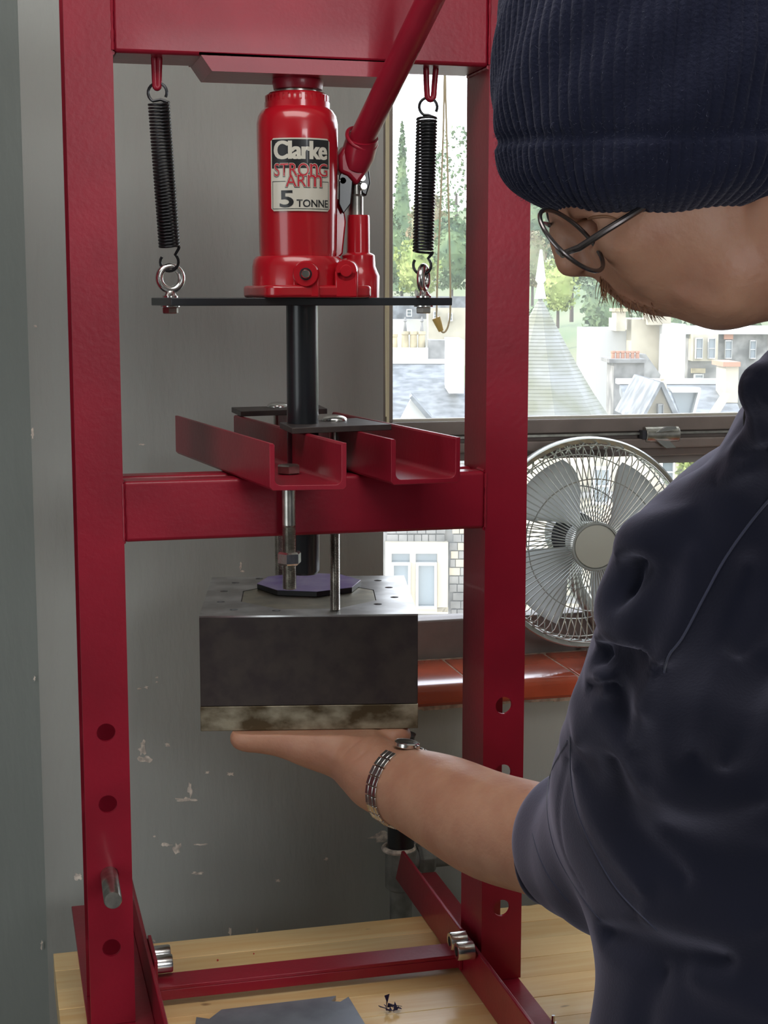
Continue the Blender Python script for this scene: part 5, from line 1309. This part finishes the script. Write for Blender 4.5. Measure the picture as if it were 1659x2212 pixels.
# hem ring around the pushed-up sleeve opening
ha = fa[1]-fa[2]; ha /= np.linalg.norm(ha); hu = np.cross(ha, [0, 0, 1.0]); hu /= np.linalg.norm(hu); hv = np.cross(hu, ha); hc = K(1207, 1815, 1.545)
ring = [hc+hu*0.0615*math.cos(t)+hv*0.0615*math.sin(t)*1.0 for t in np.linspace(0, 2*math.pi, 49)[:-1]]
MB().tube(ring, 0.0046, 12, closed=True).build('sleeve_hem', M['hoodie'], person)

# seams laid on the cloth
dgx = bpy.context.evaluated_depsgraph_get(); dgx.update()
bv = BVHTree.FromPolygons([v.co[:] for v in shirt.data.vertices], [p.vertices[:] for p in shirt.data.polygons])
def on_cloth(pts, r_, name, m_, n=10):
    out = []
    for q in smoothpts([(a, b, 0) for a, b in pts], n):
        dr = ray(q[0], q[1]); hit = bv.ray_cast(Vector(CAM), Vector(dr))
        if hit[0] is not None: out.append(np.array(hit[0])+np.array(hit[1])*r_*0.2)
    if len(out) > 2: return MB().tube(out, r_, 6).build(name, m_, person)
on_cloth([(1700, 1040), (1640, 1105), (1570, 1200), (1520, 1290), (1475, 1375), (1445, 1415), (1434, 1452)], 0.0010, 'raglan_seam', M['seam'])
on_cloth([(1232, 1590), (1234, 1680), (1250, 1760), (1290, 1850), (1340, 1930), (1420, 2010)], 0.0007, 'sleeve_seam', M['seam'])
on_cloth([(1226, 1600), (1190, 1670), (1182, 1740), (1192, 1810), (1215, 1870), (1262, 1945), (1300, 1990)], 0.0006, 'cuff_stitching', M['seam'])
on_cloth([(1150, 1800), (1165, 1850), (1190, 1900), (1230, 1950)], 0.0006, 'hem_stitching', M['seam'])

# ---- wristwatch
wc = K(868, 1700, 1.716); wa = fa[3]-fa[4]; wa = wa/np.linalg.norm(wa)
nv_ = np.array([0, 0, 1.0])-wa*wa[2]; nv_ /= np.linalg.norm(nv_); nw = np.cross(wa, nv_)
watch = empty('wristwatch', wc, 'steel wristwatch with a linked bracelet worn on the lifted wrist', 'watch')
def skin_r(a):
    dr = nv_*math.cos(a)+nw*math.sin(a); lo_, hi_ = 0.015, 0.08
    for _ in range(22):
        m_ = (lo_+hi_)/2
        if B_.d((wc+dr*m_)[None])[0] < 0: lo_ = m_
        else: hi_ = m_
    return lo_, dr
band = None
NLK = 26
for k in range(NLK):
    a = 2*math.pi*k/NLK; r_, dr = skin_r(a); tg = np.cross(wa, dr)
    if math.cos(a+0.12) > 0.93: continue
    c_ = wc+dr*(r_+0.0022); hl = math.pi*(r_+.002)/NLK*0.93
    lk = MB().obox(c_, tg*hl, dr*0.0015, wa*0.0034).build('bracelet_link', M['chrome'], watch, bevel=0.0006)
    for s_ in (-1, 1): MB().obox(c_+wa*s_*0.0061-dr*0.0001, tg*hl*0.98, dr*0.0014, wa*0.0024).build('side_link', M['chrome'], lk, bevel=0.0005)
r_, dr = skin_r(-0.12)
cs = MB().lathe([(0.0130, 0), (0.0142, 0.0012), (0.0142, 0.005), (0.0128, 0.0062), (0.0124, 0.006)], wc+dr*(r_+0.001), dr, 40).build('case', M['chrome'], watch)
MB().lathe([(0.0123, 0.0056), (0.0123, 0.0060)], wc+dr*(r_+0.001), dr, 32).build('dial', M['ink'], cs)
MB().rod(wc+dr*(r_+0.005)+wa*0.016, wc+dr*(r_+0.005)+wa*0.0195, 0.0022).build('crown', M['chrome'], cs)
